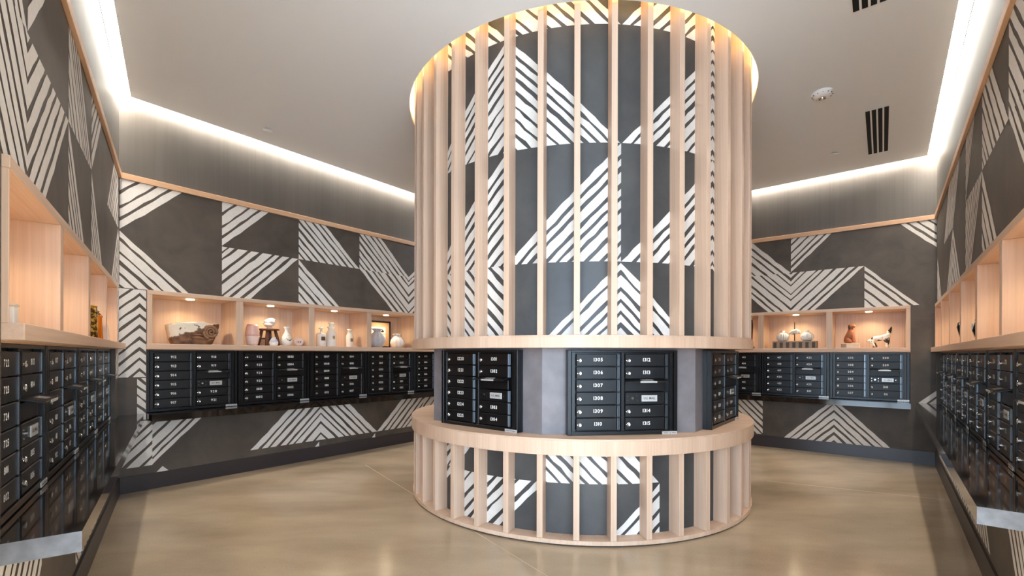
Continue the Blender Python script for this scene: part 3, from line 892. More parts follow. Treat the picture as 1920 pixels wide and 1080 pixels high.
# ------------------------------------------------------------------ ceiling fittings
def vent(label, p0, p1, width):
    """linear slot diffuser from p0 to p1"""
    p0, p1 = Vector(p0), Vector(p1); d = (p1 - p0); ln = d.length; ang = math.atan2(d.y, d.x)
    t = thing('air_vent', label, 'air vent', (p0.x, p0.y, Z_CEIL), ang, 'slot air diffusers in the ceiling')
    box('vent_back', 0.0, ln, -width / 2, width / 2, -0.002, 0.0, M['dark'], t)
    n = 4; bar = width / n
    for j in range(n + 1):
        y = -width / 2 + j * bar
        w = 0.014 if 0 < j < n else 0.011
        box('slat', -0.012, ln + 0.012, y - w / 2, y + w / 2, -0.006, -0.002, M['white_plastic'], t, bev=0.001)
    for x in (-0.012, ln):
        box('end_bar', x, x + 0.012, -width / 2 - 0.006, width / 2 + 0.006, -0.007, -0.0055, M['white_plastic'], t)
    return t
vent('four slot air diffuser in the ceiling right of the column', (3.422, 4.36), (4.183, 5.312), 0.187)
vent('air diffuser cut by the top edge of the photo', (1.75, 2.3), (2.37, 3.085), 0.187)
sd = thing('smoke_detector', 'round white smoke detector with strobe on the ceiling', 'detector', (2.738, 4.105, Z_CEIL))
lathe('base', [(0.0, -0.0), (0.085, -0.0), (0.085, -0.012), (0.078, -0.02), (0.07, -0.03), (0.05, -0.042), (0.0, -0.046)], M['white_plastic'], sd, 36)
lathe('strobe_lens', [(0.0, -0.046), (0.03, -0.045), (0.028, -0.058), (0.018, -0.066), (0.0, -0.068)], M['chrome'], sd, 24)
for k in range(12):
    a = 2 * PI * k / 12
    v = box('grille_slot', -0.006, 0.006, -0.0015, 0.0015, -0.004, 0.004, M['dark'], sd)
    v.location = (0.074 * math.cos(a), 0.074 * math.sin(a), -0.0245); v.rotation_euler = (0, 0.9, a)
for lab, (x, y) in (('flat round sprinkler cover on the ceiling left of the column', (-2.534, 4.805)), ('flat round sprinkler cover on the ceiling right of the column', (3.707, 5.343))):
    t = thing('sprinkler_cover', lab, 'sprinkler cover', (x, y, Z_CEIL), 0, 'round sprinkler covers')
    lathe('plate', [(0.0, -0.011), (0.042, -0.011), (0.045, -0.008), (0.043, -0.007)], M['white_plastic'], t, 32)
    lathe('shadow_ring', [(0.036, -0.008), (0.036, 0.0)], M['rail'], t, 32)

# unseen lamps added as fill: entrance floor bounce, and the aisle behind the column
def fill_lamp(x, y, w, lab, color=(0.86, 0.93, 1.0), cone=None):
    t = thing('fill_lamp', lab, 'fill_lamp', (x, y, Z_CEIL), 0, 'added fill lamps out of view')
    lathe('trim_ring', [(0.045, -0.002), (0.06, -0.004), (0.062, 0.0)], M['white_plastic'], t, 28)
    lathe('lens', [(0.0, -0.001), (0.045, -0.001)], M['puck'], t, 28)
    if cone:
        ld = bpy.data.lights.new('fill_source', 'SPOT'); ld.spot_size = math.radians(cone); ld.spot_blend = 0.5; ld.shadow_soft_size = 0.05
    else:
        ld = bpy.data.lights.new('fill_source', 'AREA'); ld.shape = 'DISK'; ld.size = 0.12
    ld.energy = w; ld.color = color
    lo = bpy.data.objects.new('fill_source', ld); C.objects.link(lo); lo.parent = t; lo.location = (0, 0, -0.012)
for x, y, w, lab, cone in ((-0.45, 1.0, 1700, 'added fill spot over the entrance, left one', 44), (0.3, 1.0, 1700, 'added fill spot over the entrance, middle one', 44),
                           (1.0, 1.1, 1700, 'added fill spot over the entrance, right one', 44), (0.75, 7.3, 45, 'added fill lamp above the aisle behind the column', None)):
    fill_lamp(x, y, w, lab, cone=cone)
# ------------------------------------------------------------------ things in the niches
def spot(k, h, dl, z=Z_SH1 + 0.0005):
    q = FR[k].pt(h, dl)
    return (q.x, q.y, z), FR[k].ang

def skin_mesh(name, verts, edges, radii, mat, parent, sub=2):
    """one continuous surface grown over a skeleton"""
    me = bpy.data.meshes.new(name)
    me.from_pydata(verts, edges, [])
    o = bpy.data.objects.new(name, me); C.objects.link(o)
    md = o.modifiers.new('skin', 'SKIN'); md.use_smooth_shade = True
    for i, r in enumerate(radii):
        sv = me.skin_vertices[0].data[i]
        sv.radius = r if isinstance(r, (tuple, list)) else (r, r)
        sv.use_root = (i == 0)
    o.modifiers.new('sub', 'SUBSURF').levels = sub
    o.modifiers['sub'].render_levels = sub
    dg = bpy.context.evaluated_depsgraph_get(); dg.update()
    m2 = bpy.data.meshes.new_from_object(o.evaluated_get(dg))
    o.modifiers.clear()
    o.data = m2
    m2.materials.clear(); m2.materials.append(mat)
    for p in m2.polygons: p.use_smooth = True
    if parent is not None: o.parent = parent
    return o

def blob(name, cen, rad, mat, parent, fn=None, sub=3):
    bm = bmesh.new(); bmesh.ops.create_icosphere(bm, subdivisions=sub, radius=1)
    for v in bm.verts:
        c = v.co.copy()
        if fn: c = fn(c)
        v.co = Vector((cen[0] + c.x * rad[0], cen[1] + c.y * rad[1], cen[2] + c.z * rad[2]))
    return bm_obj(name, bm, mat, parent, True)

def patch_mat(name, c_lo, c_hi, scale, thr, rough=0.5, soft=0.04, stretch=(1, 1, 1)):
    """two glaze colours in irregular patches"""
    m, nt, b = new_mat(name)
    tc = nt.nodes.new('ShaderNodeTexCoord'); mp = nt.nodes.new('ShaderNodeMapping'); mp.inputs['Scale'].default_value = stretch
    n = nt.nodes.new('ShaderNodeTexNoise'); n.inputs['Scale'].default_value = scale; n.inputs['Detail'].default_value = 2
    nt.links.new(tc.outputs['Object'], mp.inputs['Vector']); nt.links.new(mp.outputs['Vector'], n.inputs['Vector'])
    rp = nt.nodes.new('ShaderNodeValToRGB')
    rp.color_ramp.elements[0].position = thr; rp.color_ramp.elements[1].position = thr + soft
    rp.color_ramp.elements[0].color = c_lo; rp.color_ramp.elements[1].color = c_hi
    nt.links.new(n.outputs['Fac'], rp.inputs['Fac']); nt.links.new(rp.outputs['Color'], b.inputs['Base Color'])
    b.inputs['Roughness'].default_value = rough
    return m
M['porcelain'] = plain('white_porcelain', srgb(236, 232, 226), 0.2, coat=0.3)
M['pink_glaze'] = plain('pink_glaze', srgb(222, 178, 164), 0.25, coat=0.3)
M['pale_glaze'] = plain('pale_speckled_glaze', srgb(232, 208, 196), 0.4, var=0.12, vscale=90)
M['brown_wood'] = wood_mat('dark_brown_wood', srgb(70, 42, 28), srgb(116, 74, 48), (30, 30, 4))
M['gold'] = plain('gold_paint', srgb(196, 150, 58), 0.3, metal=0.6)
M['seed'] = plain('brown_seed', srgb(92, 62, 38), 0.4)
M['blue_glaze'] = plain('pale_blue_glaze', srgb(196, 204, 224), 0.25, var=0.15, vscale=60)
M['glass'] = plain('clear_bottle_glass', srgb(250, 248, 240), 0.12, trans=0.4, ior=1.35)
M['label_tan'] = plain('brown_paper_label', srgb(150, 118, 78), 0.6, var=0.2, vscale=60)
M['label_dark'] = plain('dark_label_print', srgb(74, 60, 42), 0.6)
M['black_lacquer'] = plain('black_lacquer', srgb(20, 18, 18), 0.12, coat=0.5)
M['paper_white'] = plain('white_card', srgb(240, 236, 226), 0.7)
M['mat_tan'] = plain('tan_mount_board', srgb(206, 164, 122), 0.7, var=0.06, vscale=80)
M['grey_glaze'] = plain('grey_white_glaze', srgb(196, 194, 196), 0.3, var=0.08, vscale=40)
M['spots'] = patch_mat('white_glaze_with_dark_spots', srgb(58, 44, 36), srgb(240, 234, 226), 16, 0.42, 0.3)
M['terracotta'] = plain('terracotta_brown', srgb(176, 104, 70), 0.4, var=0.2, vscale=14)
M['linen'] = plain('pale_block', srgb(222, 206, 184), 0.6, var=0.08, vscale=40)
M['weave1'] = plain('grey_woven_wood', srgb(150, 134, 118), 0.7, var=0.2, vscale=60)
M['weave2'] = plain('dark_woven_wood', srgb(78, 66, 56), 0.7, var=0.25, vscale=60)
M['gold_mosaic'] = patch_mat('gold_mosaic_glass', srgb(96, 66, 20), srgb(222, 178, 84), 60, 0.45, 0.15, 0.1)
M['gold_mosaic'].node_tree.nodes['Principled BSDF'].inputs['Metallic'].default_value = 0.5
M['amber'] = plain('amber_glass', srgb(226, 138, 34), 0.08, trans=0.6, ior=1.35)
M['spiral_wood'] = wood_mat('scroll_wood', srgb(104, 72, 52), srgb(158, 116, 84), (40, 40, 8))

def trough_mat():
    m, nt, b = new_mat('carved_trough_wood')
    tc = nt.nodes.new('ShaderNodeTexCoord'); sp = nt.nodes.new('ShaderNodeSeparateXYZ')
    nt.links.new(tc.outputs['Object'], sp.inputs[0])
    n = nt.nodes.new('ShaderNodeTexNoise'); n.inputs['Scale'].default_value = 14; n.inputs['Detail'].default_value = 6
    nt.links.new(tc.outputs['Object'], n.inputs['Vector'])
    # weathered white limewash on the upper left of the block: z - 0.55 * x is large there
    k1 = nt.nodes.new('ShaderNodeMath'); k1.operation = 'MULTIPLY_ADD'; k1.inputs[1].default_value = -0.38
    nt.links.new(sp.outputs['X'], k1.inputs[0]); nt.links.new(sp.outputs['Z'], k1.inputs[2])
    k2 = nt.nodes.new('ShaderNodeMath'); k2.operation = 'MULTIPLY_ADD'; k2.inputs[1].default_value = 0.12
    nt.links.new(n.outputs['Fac'], k2.inputs[0]); nt.links.new(k1.outputs[0], k2.inputs[2])
    rp = nt.nodes.new('ShaderNodeValToRGB')
    rp.color_ramp.elements[0].position = 0.205; rp.color_ramp.elements[1].position = 0.215
    rp.color_ramp.elements[0].color = (0, 0, 0, 1); rp.color_ramp.elements[1].color = (1, 1, 1, 1)
    nt.links.new(k2.outputs[0], rp.inputs['Fac'])
    br = nt.nodes.new('ShaderNodeValToRGB')
    br.color_ramp.elements[0].position = 0.35; br.color_ramp.elements[1].position = 0.65
    br.color_ramp.elements[0].color = srgb(72, 46, 32); br.color_ramp.elements[1].color = srgb(142, 100, 66)
    nt.links.new(n.outputs['Fac'], br.inputs['Fac'])
    n3 = nt.nodes.new('ShaderNodeTexNoise'); n3.inputs['Scale'].default_value = 26; n3.inputs['Detail'].default_value = 3
    nt.links.new(tc.outputs['Object'], n3.inputs['Vector'])
    wr = nt.nodes.new('ShaderNodeValToRGB')
    wr.color_ramp.elements[0].position = 0.3; wr.color_ramp.elements[1].position = 0.37
    wr.color_ramp.elements[0].color = srgb(90, 66, 50); wr.color_ramp.elements[1].color = srgb(240, 228, 206)
    nt.links.new(n3.outputs['Fac'], wr.inputs['Fac'])
    mx = nt.nodes.new('ShaderNodeMixRGB')
    nt.links.new(rp.outputs['Color'], mx.inputs['Fac']); nt.links.new(br.outputs['Color'], mx.inputs['Color1']); nt.links.new(wr.outputs['Color'], mx.inputs['Color2'])
    nt.links.new(mx.outputs['Color'], b.inputs['Base Color']); b.inputs['Roughness'].default_value = 0.6
    return m

# carved trough
loc, a = spot('back_left', 0.624, 0.19)
t = thing('carved_trough', 'carved brown wood block with limewashed top and scroll end in the first niche', 'carving', loc, a)
NU, NV = 72, 14
verts = []; faces = []
for j in range(NV + 1):
    v = j / NV
    for i in range(NU):
        an = 2 * PI * i / NU
        c, s_ = math.cos(an), math.sin(an)
        e = 0.55
        px = math.copysign(abs(c) ** e, c); py = math.copysign(abs(s_) ** e, s_)
        sc = 0.74 + 0.26 * min(1, v * 1.15) ** 0.7
        top = 0.222 + 0.012 * math.sin(3 * px + 1) + 0.008 * math.sin(9 * px) - 0.02 * max(0, -px - 0.7) * 2
        z = v * top
        # three leaf-like hollows along the front
        dent = 0.0
        if py < -0.5:
            dent = 0.012 * max(0, math.sin(px * 7 + 0.5)) * math.exp(-((v - 0.28) / 0.2) ** 2) + 0.010 * math.sin(px * 14 + v * 8) * math.exp(-((v - 0.5) / 0.3) ** 2) * (1 if px > 0 else 0.3)
        verts.append((px * 0.232 * sc + 0.01 * v, py * (0.1 - dent) * (0.8 + 0.2 * v), z))
for j in range(NV):
    for i in range(NU):
        i2 = (i + 1) % NU
        faces.append((j * NU + i, j * NU + i2, (j + 1) * NU + i2, (j + 1) * NU + i))
faces.append(tuple(range(NU - 1, -1, -1)))
faces.append(tuple(NV * NU + i for i in range(NU)))
mesh_obj('block', verts, faces, trough_mat(), t, True)
bm = bmesh.new()
pts = []; rr = []
for i in range(80):
    q = i / 79
    an = q * 2 * PI * 2.6 + 0.6; r = 0.008 + 0.062 * q
    pts.append((0.146 + r * math.cos(an), -0.1 + 0.002 * q, 0.132 + r * math.sin(an))); rr.append(0.008 + 0.009 * q)
tube_mesh(bm, pts, rr, 8)
bm_obj('scroll', bm, M['spiral_wood'], t, True)
bm = bmesh.new()
for (x0, z0, x1, z1, r) in ((0.09, 0.09, -0.02, 0.1, 0.009), (0.1, 0.06, -0.03, 0.075, 0.01), (0.17, 0.06, 0.1, 0.03, 0.012), (-0.05, 0.06, -0.07, 0.025, 0.008), (-0.05, 0.06, -0.03, 0.025, 0.008)):
    tube_mesh(bm, [(x0, -0.092, z0), ((x0 + x1) / 2, -0.098, (z0 + z1) / 2 + 0.008), (x1, -0.088, z1)], [r * 0.5, r, r * 0.4], 8)
lf = bm_obj('carved_leaves', bm, M['spiral_wood'], t, True)
lf['kind'] = 'stuff'

# pink vase
loc, a = spot('back_left', 1.195, 0.14)
t = thing('pink_vase', 'tall pink glazed vase with speckled lower half, left of the stool', 'vase', loc, a)
lathe('speckled_foot', [(0.0, 0), (0.05, 0), (0.056, 0.02), (0.068, 0.08), (0.0715, 0.105)], M['pale_glaze'], t)
lathe('body', [(0.0715, 0.105), (0.072, 0.13), (0.069, 0.17), (0.062, 0.21), (0.053, 0.236), (0.046, 0.236), (0.045, 0.2), (0.0, 0.19)], M['pink_glaze'], t)
bm = bmesh.new(); tube_mesh(bm, [(0.0722 * math.cos(2 * PI * k / 40), 0.0722 * math.sin(2 * PI * k / 40), 0.104 + 0.003 * math.sin(k * 1.7)) for k in range(41)], 0.003, 6, False)
bm_obj('glaze_rim', bm, M['pale_glaze'], t, True)

# stool with shell and small vase
loc, a = spot('back_left', 1.405, 0.22)
t = thing('miniature_stool', 'small dark wooden stool with splayed legs in the second niche', 'stool', loc, a)
SH_ = 0.198
lathe('seat', [(0.0, SH_ - 0.018), (0.112, SH_ - 0.018), (0.118, SH_ - 0.012), (0.116, SH_ - 0.002), (0.108, SH_), (0.0, SH_)], M['brown_wood'], t, 26, flute=7, famp=0.02)
SH_B = 0.0
tops, bots = [], []
for k in range(4):
    an = PI / 4 + k * PI / 2 + 0.2
    p0 = Vector((0.07 * math.cos(an), 0.07 * math.sin(an), SH_ - 0.016)); p1 = Vector((0.112 * math.cos(an), 0.112 * math.sin(an), 0.004))
    tops.append(p0); bots.append(p1)
    bm = bmesh.new(); tube_mesh(bm, [p0, (p0 + p1) / 2, p1], [0.017, 0.019, 0.016], 10)
    bm_obj('leg', bm, M['brown_wood'], t, True)
for k in range(4):
    k2 = (k + 1) % 4
    bm = bmesh.new(); tube_mesh(bm, [tops[k].lerp(bots[k], 0.55), tops[k2].lerp(bots[k2], 0.55)], 0.0075, 8)
    bm_obj('stretcher', bm, M['brown_wood'], t, True)
loc, a = spot('back_left', 1.415, 0.22, Z_SH1 + SH_ + 0.001)
t = thing('shell_ornament', 'white seashell ornament standing on the small stool', 'shell', loc, a)
def shell_fn(c):
    r = 1 + 0.10 * math.sin(9 * c.z + 2 * c.x)
    c = Vector((c.x * r, c.y * r, c.z))
    if c.z > 0.1: c.x += 0.35 * (c.z - 0.1)
    if c.x < -0.4 and c.z < 0.25: c.z -= 0.25 * (-c.x - 0.4)
    return c
blob('shell', (0.0, 0, 0.078), (0.066, 0.045, 0.05), M['porcelain'], t, shell_fn)
blob('lip', (-0.02, -0.02, 0.045), (0.05, 0.03, 0.026), M['pale_glaze'], t)
lathe('foot', [(0.0, 0), (0.036, 0), (0.03, 0.012), (0.022, 0.03), (0.0, 0.034)], M['pale_glaze'], t, 24)
loc, a = spot('back_left', 1.392, 0.06)
t = thing('bud_vase', 'small pale blue banded vase in front of the stool', 'vase', loc, a)
lathe('body', [(0.0, 0), (0.04, 0), (0.047, 0.02), (0.05, 0.036), (0.038, 0.062), (0.024, 0.084), (0.02, 0.09), (0.024, 0.098), (0.018, 0.098), (0.0, 0.08)], M['porcelain'], t, 8, smooth=False)
lathe('band', [(0.0475, 0.047), (0.0415, 0.06), (0.037, 0.068)], M['blue_glaze'], t, 8, smooth=False)
# white vase with gilded flower
loc, a = spot('back_left', 1.575, 0.13)
t = thing('flower_vase', 'white bottle vase painted with a gold flower', 'vase', loc, a)
lathe('body', [(0.0, 0), (0.04, 0), (0.052, 0.012), (0.067, 0.045), (0.069, 0.07), (0.06, 0.105), (0.042, 0.135), (0.026, 0.16), (0.022, 0.185), (0.028, 0.21), (0.039, 0.226), (0.034, 0.226), (0.018, 0.19), (0.0, 0.18)], M['porcelain'], t)
for k in range(11):
    an = 2 * PI * k / 11
    x, z = 0.026 * math.cos(an), 0.092 + 0.026 * math.sin(an)
    rb = 0.069 if z < 0.07 else 0.069 - (z - 0.07) * 0.4
    y = -math.sqrt(max(rb * rb - x * x, 1e-6))
    blob('petal', (x, y + 0.001, z), (0.0095, 0.003, 0.0095), M['gold'] if k < 6 else M['seed'], t, sub=1)
blob('flower_centre', (0, -0.061, 0.092), (0.015, 0.004, 0.015), plain('pale_yellow_glaze', srgb(232, 214, 150), 0.3), t, sub=2)
# half apple ornament
loc, a = spot('back_left', 1.702, 0.085)
t = thing('apple_half', 'white ceramic half apple with two brown seeds beside the flower vase', 'ornament', loc, a)
blob('body', (0, 0.012, 0.0535), (0.055, 0.05, 0.053), M['pale_glaze'], t, lambda c: Vector((c.x, max(c.y, -0.35), c.z)))
for sx in (-1, 1):
    bm = bmesh.new(); tube_mesh(bm, [(sx * 0.013 - 0.006, -0.0065, 0.04), (sx * 0.013, -0.009, 0.051), (sx * 0.013 + 0.006, -0.0065, 0.062)], [0.003, 0.006, 0.002], 8)
    bm_obj('seed', bm, M['seed'], t, True)
# apothecary bottles
def bottle(name, lab, h, dl, prof, labz, lw, ldark=True, stopper=None):
    loc, a = spot('back_left', h, dl)
    t = thing(name, lab, 'bottle', loc, a, 'glass bottles in the third niche')
    lathe('glass_body', prof, M['glass'], t, 28)
    r = max(p[0] for p in prof)
    bm = bmesh.new(); n = 8; a0 = lw / r
    va = []; vb = []
    for i in range(n + 1):
        an = -a0 / 2 + a0 * i / n
        va.append(bm.verts.new(((r + 0.001) * math.sin(an), -(r + 0.001) * math.cos(an), labz[0])))
        vb.append(bm.verts.new(((r + 0.001) * math.sin(an), -(r + 0.001) * math.cos(an), labz[1])))
    for i in range(n): bm.faces.new((va[i], va[i + 1], vb[i + 1], vb[i]))
    bm_obj('paper_label', bm, M['label_dark'] if ldark else M['label_tan'], t)
    if stopper: lathe('stopper', stopper, M['glass'], t, 24)
    return t
bottle('square_bottle', 'clear square bottle with dark label and stopper, leftmost of the glass bottles', 2.02, 0.16,
       [(0.0, 0), (0.056, 0), (0.058, 0.01), (0.058, 0.15), (0.05, 0.165), (0.014, 0.172), (0.013, 0.195), (0.018, 0.2)], (0.075, 0.125), 0.056, True,
       [(0.0, 0.2), (0.012, 0.2), (0.01, 0.215), (0.032, 0.23), (0.03, 0.238), (0.0, 0.245)])
bottle('apothecary_jar', 'tallest white apothecary jar with ground glass lid', 2.165, 0.17,
       [(0.0, 0), (0.06, 0), (0.062, 0.01), (0.062, 0.17), (0.05, 0.2), (0.036, 0.215), (0.036, 0.235), (0.052, 0.25), (0.052, 0.256)], (0.1, 0.14), 0.03, False,
       [(0.0, 0.256), (0.04, 0.256), (0.026, 0.27), (0.024, 0.282), (0.038, 0.295), (0.036, 0.308), (0.0, 0.312)])
bottle('small_bottle', 'short white bottle with brown label, rightmost of the glass bottles', 2.43, 0.17,
       [(0.0, 0), (0.048, 0), (0.05, 0.008), (0.05, 0.14), (0.042, 0.165), (0.03, 0.18), (0.03, 0.19), (0.04, 0.2), (0.04, 0.205)], (0.07, 0.115), 0.04, False,
       [(0.0, 0.205), (0.024, 0.205), (0.022, 0.215), (0.034, 0.226), (0.03, 0.236), (0.0, 0.238)])
# framed bird print
loc, a = spot('back_left', 3.0, 0.345)
t = thing('picture_frame', 'black framed print of two birds leaning in the fourth niche', 'picture', loc, a)
FW, FH, FB = 0.205, 0.39, 0.022
for nm, x0, x1, z0, z1 in (('frame_bar', -FW, FW, 0, FB), ('frame_bar', -FW, FW, FH - FB, FH), ('frame_bar', -FW, -FW + FB, FB, FH - FB), ('frame_bar', FW - FB, FW, FB, FH - FB)):
    box(nm, x0, x1, -0.012, 0.012, z0, z1, M['black_lacquer'], t, 0.002)
box('mount_board', -FW + FB, FW - FB, 0.0, 0.01, FB, FH - FB, M['mat_tan'], t)
for z0 in (0.1, 0.205):
    cd = box('bird_card', -0.12, 0.122, -0.002, 0.0, z0, z0 + 0.095, M['paper_white'], t)
    for ox in (-0.055, 0.06):
        cx_, cz_ = ox, z0 + 0.045
        outl = [(-0.03, 0.03), (0.012, 0.018), (0.03, -0.004), (0.038, -0.008), (0.03, -0.016), (0.016, -0.026), (-0.014, -0.02), (-0.034, -0.006), (-0.012, -0.008), (0.006, 0.0), (-0.016, 0.014)]
        verts = [(cx_ + x, -0.0028, cz_ + z) for x, z in outl]
        mesh_obj('bird_drawing', verts, [tuple(range(len(outl)))], M['ink'], cd)
def pod_vase(name, lab, k, h, dl, r, ht, mat, fl=10):
    loc, a = spot(k, h, dl)
    t = thing(name, lab, 'vase', loc, a)
    lathe('body', [(0.0, 0), (r * 0.5, 0), (r * 0.72, ht * 0.06), (r * 0.95, ht * 0.22), (r, ht * 0.36), (r * 0.93, ht * 0.52), (r * 0.7, ht * 0.7), (r * 0.42, ht * 0.82), (r * 0.4, ht * 0.86)], mat, t, 80, flute=fl, famp=0.05)
    lathe('crown', [(r * 0.4, ht * 0.86), (r * 0.44, ht * 0.91), (r * 0.62, ht * 0.985), (r * 0.6, ht), (r * 0.4, ht * 0.93), (r * 0.3, ht * 0.88), (0, ht * 0.86)], mat, t, 80, flute=fl, famp=0.11)
    return t
pod_vase('seed_pod_vase', 'large grey white seed pod vase before the bird print', 'back_left', 2.835, 0.14, 0.108, 0.262, M['grey_glaze'])
pod_vase('pomegranate_vase', 'small white pomegranate shaped vase beside the bird print', 'back_left', 3.188, 0.15, 0.098, 0.2, M['porcelain'])

# back right niches
loc, a = spot('back_right', -1.44, 0.16)
t = thing('woven_block', 'low grey block with vertical strips under the two ribbed vases', 'pedestal', loc, a)
box('core', -0.26, 0.26, -0.085, 0.085, 0, 0.1, M['weave1'], t, 0.002)
for j in range(7):
    x = -0.228 + j * 0.076
    box('dark_strip', x - 0.019, x + 0.019, -0.0875, -0.0845, 0.006, 0.082, M['weave2'], t)
for nm, lab, h in (('ribbed_vase', 'white ribbed globe vase on the left of the grey block', -1.587), ('ribbed_vase', 'white ribbed globe vase on the right of the grey block', -1.297)):
    loc, a = spot('back_right', h, 0.16, Z_SH1 + 0.102)
    t = thing(nm, lab, 'vase', loc, a, 'pair of ribbed vases')
    lathe('body', [(0.0, 0), (0.04, 0), (0.06, 0.018), (0.075, 0.045), (0.076, 0.066), (0.066, 0.092), (0.044, 0.112), (0.026, 0.12)], M['porcelain'], t, 96, flute=16, famp=0.055)
    lathe('neck', [(0.026, 0.12), (0.024, 0.13), (0.03, 0.146), (0.026, 0.146), (0.02, 0.13), (0, 0.12)], M['porcelain'], t, 32)
loc, a = spot('back_right', -1.443, 0.16, Z_SH1 + 0.102)
t = thing('carved_animal_on_rod', 'spotted white animal carving pierced by a dark rod between the ribbed vases', 'sculpture', loc, a)
lathe('rod', [(0.0, 0), (0.0065, 0), (0.006, 0.25), (0.004, 0.262), (0.0, 0.264)], M['brown_wood'], t, 10)
skin_mesh('animal', [(0, 0, 0.13), (0.045, 0, 0.138), (0.075, 0, 0.125), (-0.045, 0, 0.12), (-0.085, 0, 0.112), (0.05, 0, 0.1), (-0.05, 0, 0.085)],
          [(0, 1), (1, 2), (0, 3), (3, 4), (1, 5), (3, 6)], [(0.03, 0.034), (0.028, 0.034), (0.014, 0.014), (0.028, 0.03), (0.012, 0.014), 0.012, 0.014], M['spots'], t)
# seated hound
loc, a = spot('back_right', -0.818, 0.2)
t = thing('figurine_base', 'pale rectangular block under the seated brown dog figurine', 'pedestal', loc, a)
box('block', -0.098, 0.098, -0.06, 0.06, 0, 0.062, M['linen'], t, 0.004)
box('block_band', -0.099, -0.04, -0.061, 0.061, 0.006, 0.056, M['weave1'], t, 0.002)
loc, a = spot('back_right', -0.82, 0.2, Z_SH1 + 0.063)
t = thing('dog_figurine', 'seated brown dog figurine looking down on a pale block', 'figurine', loc, a)
skin_mesh('body', [(-0.03, 0.0, 0.045), (-0.012, 0, 0.1), (0.004, 0, 0.155), (0.002, 0, 0.2), (0.004, -0.008, 0.232), (0.038, -0.018, 0.222), (0.055, -0.022, 0.214),
                   (0.02, -0.024, 0.11), (0.03, -0.03, 0.05), (0.036, -0.034, 0.01), (0.024, 0.024, 0.11), (0.036, 0.028, 0.05), (0.044, 0.03, 0.01),
                   (-0.01, -0.034, 0.03), (0.02, -0.038, 0.012), (-0.01, 0.034, 0.03), (0.02, 0.038, 0.012), (-0.07, 0, 0.02)],
          [(0, 1), (1, 2), (2, 3), (3, 4), (4, 5), (5, 6), (1, 7), (7, 8), (8, 9), (1, 10), (10, 11), (11, 12), (0, 13), (13, 14), (0, 15), (15, 16), (0, 17)],
          [0.05, 0.046, 0.036, 0.026, 0.036, 0.024, 0.015, 0.02, 0.015, 0.014, 0.02, 0.015, 0.014, 0.028, 0.015, 0.028, 0.015, 0.012], M['terracotta'], t)
for sy in (-1, 1):
    blob('ear', (-0.008, -0.008 + sy * 0.034, 0.21), (0.018, 0.009, 0.034), M['seed'], t, sub=2)
# spotted standing dog, head turned up to the right
loc, a = spot('back_right', -0.52, 0.2)
t = thing('spotted_dog_figurine', 'standing white dog figurine with dark spots and a dark ear', 'figurine', loc, a)
skin_mesh('body', [(0, 0, 0.125), (0.055, 0, 0.135), (0.088, 0, 0.165), (0.1, -0.004, 0.212), (0.07, -0.014, 0.208), (-0.05, 0, 0.115), (-0.085, 0, 0.1),
                   (0.066, -0.026, 0.07), (0.068, -0.028, 0.008), (0.088, 0.026, 0.07), (0.094, 0.028, 0.008),
                   (-0.075, -0.03, 0.06), (-0.05, -0.032, 0.03), (-0.066, -0.032, 0.007), (-0.06, 0.03, 0.06), (-0.035, 0.032, 0.03), (-0.03, 0.032, 0.007), (-0.12, 0, 0.09), (-0.135, 0, 0.07)],
          [(0, 1), (1, 2), (2, 3), (3, 4), (0, 5), (5, 6), (1, 7), (7, 8), (1, 9), (9, 10), (6, 11), (11, 12), (12, 13), (6, 14), (14, 15), (15, 16), (6, 17), (17, 18)],
          [0.036, 0.04, 0.028, 0.03, 0.016, 0.036, 0.03, 0.015, 0.012, 0.015, 0.012, 0.02, 0.012, 0.012, 0.02, 0.012, 0.012, 0.01, 0.006], M['spots'], t)
for sy in (-1, 1):
    bm = bmesh.new(); tube_mesh(bm, [(0.106, -0.004 + sy * 0.018, 0.23), (0.112, -0.004 + sy * 0.022, 0.25), (0.114, -0.004 + sy * 0.022, 0.268)], [0.013, 0.01, 0.002], 8)
    bm_obj('ear', bm, M['ink'], t, True)
blob('eye_patch', (0.1, -0.024, 0.216), (0.02, 0.012, 0.018), M['ink'], t, sub=2)
# dark carved post, half hidden by the column
loc, a = spot('back_right', -2.02, 0.16)
t = thing('carved_post', 'tall dark brown carved post beside the right edge of the column', 'carving', loc, a)
lathe('plinth', [(0.0, 0), (0.075, 0), (0.075, 0.02), (0.06, 0.05), (0.066, 0.07), (0.05, 0.085)], M['brown_wood'], t, 10, smooth=False)
lathe('shaft', [(0.05, 0.085), (0.052, 0.2), (0.056, 0.34), (0.048, 0.42), (0.0, 0.43)], M['brown_wood'], t, 12)
# black vases on the right wall
loc, a = spot('right', 2.02, 0.06)
t = thing('tall_black_vase', 'slender glossy black vase, farther one in the right wall niches', 'vase', loc, a)
lathe('body', [(0.0, 0), (0.03, 0), (0.034, 0.02), (0.05, 0.09), (0.062, 0.14), (0.056, 0.175), (0.03, 0.196)], M['black_lacquer'], t)
lathe('neck', [(0.03, 0.196), (0.024, 0.21), (0.03, 0.24), (0.044, 0.256), (0.038, 0.256), (0.02, 0.22), (0, 0.2)], M['black_lacquer'], t)
loc, a = spot('right', 2.87, 0.06)
t = thing('round_black_vase', 'squat black vase with white streaks, nearer one in the right wall niches', 'vase', loc, a)
lathe('body', [(0.0, 0), (0.028, 0), (0.04, 0.03), (0.058, 0.08), (0.058, 0.11), (0.044, 0.132), (0.038, 0.138)], M['black_lacquer'], t)
lathe('rim', [(0.038, 0.138), (0.046, 0.15), (0.04, 0.152), (0.03, 0.138), (0, 0.13)], M['black_lacquer'], t)
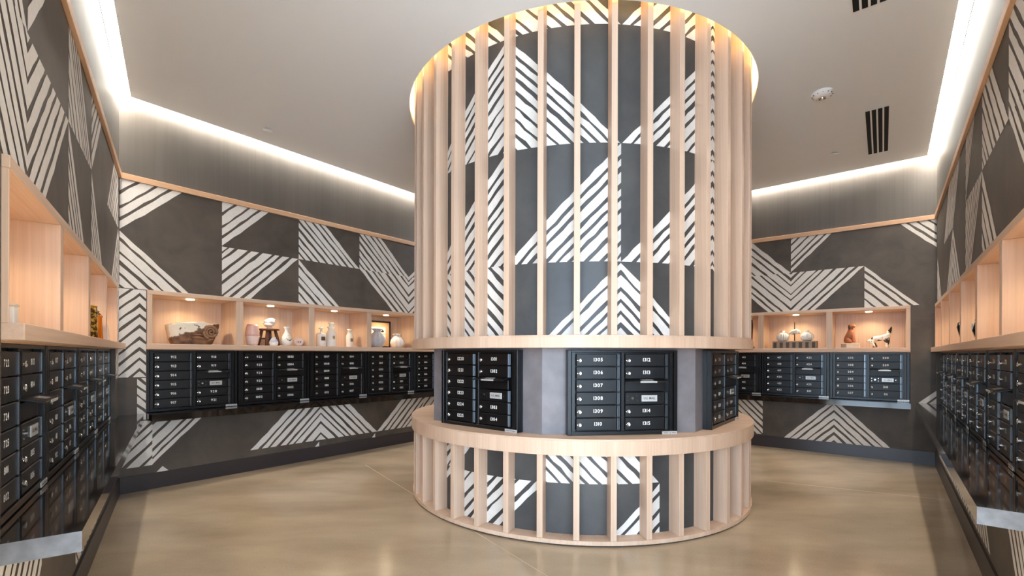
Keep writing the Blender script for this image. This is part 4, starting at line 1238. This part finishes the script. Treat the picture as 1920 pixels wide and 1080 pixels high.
for j in range(5):
    bm = bmesh.new(); pts = []
    for i in range(9):
        q = i / 8; zz = 0.035 + 0.09 * q; an = PI + 0.5 * j - 0.6 + 0.7 * q
        rr_ = 0.042 + 0.0165 * math.sin(min(1, q * 1.1) * PI * 0.62)
        pts.append((rr_ * math.cos(an), rr_ * math.sin(an), zz))
    tube_mesh(bm, pts, 0.003, 6)
    bm_obj('streak', bm, M['porcelain'], t, True)
# left wall things
loc, a = spot('left', -1.36, 0.055)
t = thing('gold_jar', 'gold mosaic glass jar in the left wall niche', 'jar', loc, a)
lathe('body', [(0.0, 0), (0.052, 0), (0.056, 0.012), (0.056, 0.19), (0.05, 0.208)], M['gold_mosaic'], t, 36)
lathe('rim', [(0.05, 0.208), (0.053, 0.222), (0.047, 0.226), (0.042, 0.21), (0, 0.2)], M['gold'], t, 36)
loc, a = spot('left', -1.2, 0.02)
t = thing('amber_bottle', 'small amber glass bottle in front of the gold jar', 'bottle', loc, a)
lathe('body', [(0.0, 0), (0.028, 0), (0.03, 0.012), (0.028, 0.03), (0.025, 0.15), (0.028, 0.165), (0.022, 0.175)], M['amber'], t, 24, flute=8, famp=0.04)
lathe('stopper', [(0.0, 0.175), (0.022, 0.175), (0.01, 0.19), (0.012, 0.2), (0.0, 0.206)], M['seed'], t, 20)
loc, a = spot('left', -0.74, 0.03)
t = thing('glass_decanter', 'clear glass decanter with dark ball stopper at the far left niche', 'bottle', loc, a)
lathe('body', [(0.0, 0), (0.03, 0), (0.033, 0.01), (0.03, 0.1), (0.012, 0.15), (0.008, 0.22), (0.011, 0.23)], M['glass'], t, 24)
lathe('stopper', [(0.0, 0.228), (0.009, 0.23), (0.014, 0.244), (0.011, 0.258), (0.0, 0.262)], M['ink'], t, 16)
loc, a = spot('left', -3.27, 0.036)
t = thing('white_box', 'small white box at the left edge of the photo on the niche ledge', 'box', loc, a)
box('box_body', -0.035, 0.02, -0.03, 0.03, 0, 0.062, M['paper_white'], t, 0.003)
box('box_lid', -0.038, 0.023, -0.033, 0.033, 0.062, 0.072, M['linen'], t, 0.002)
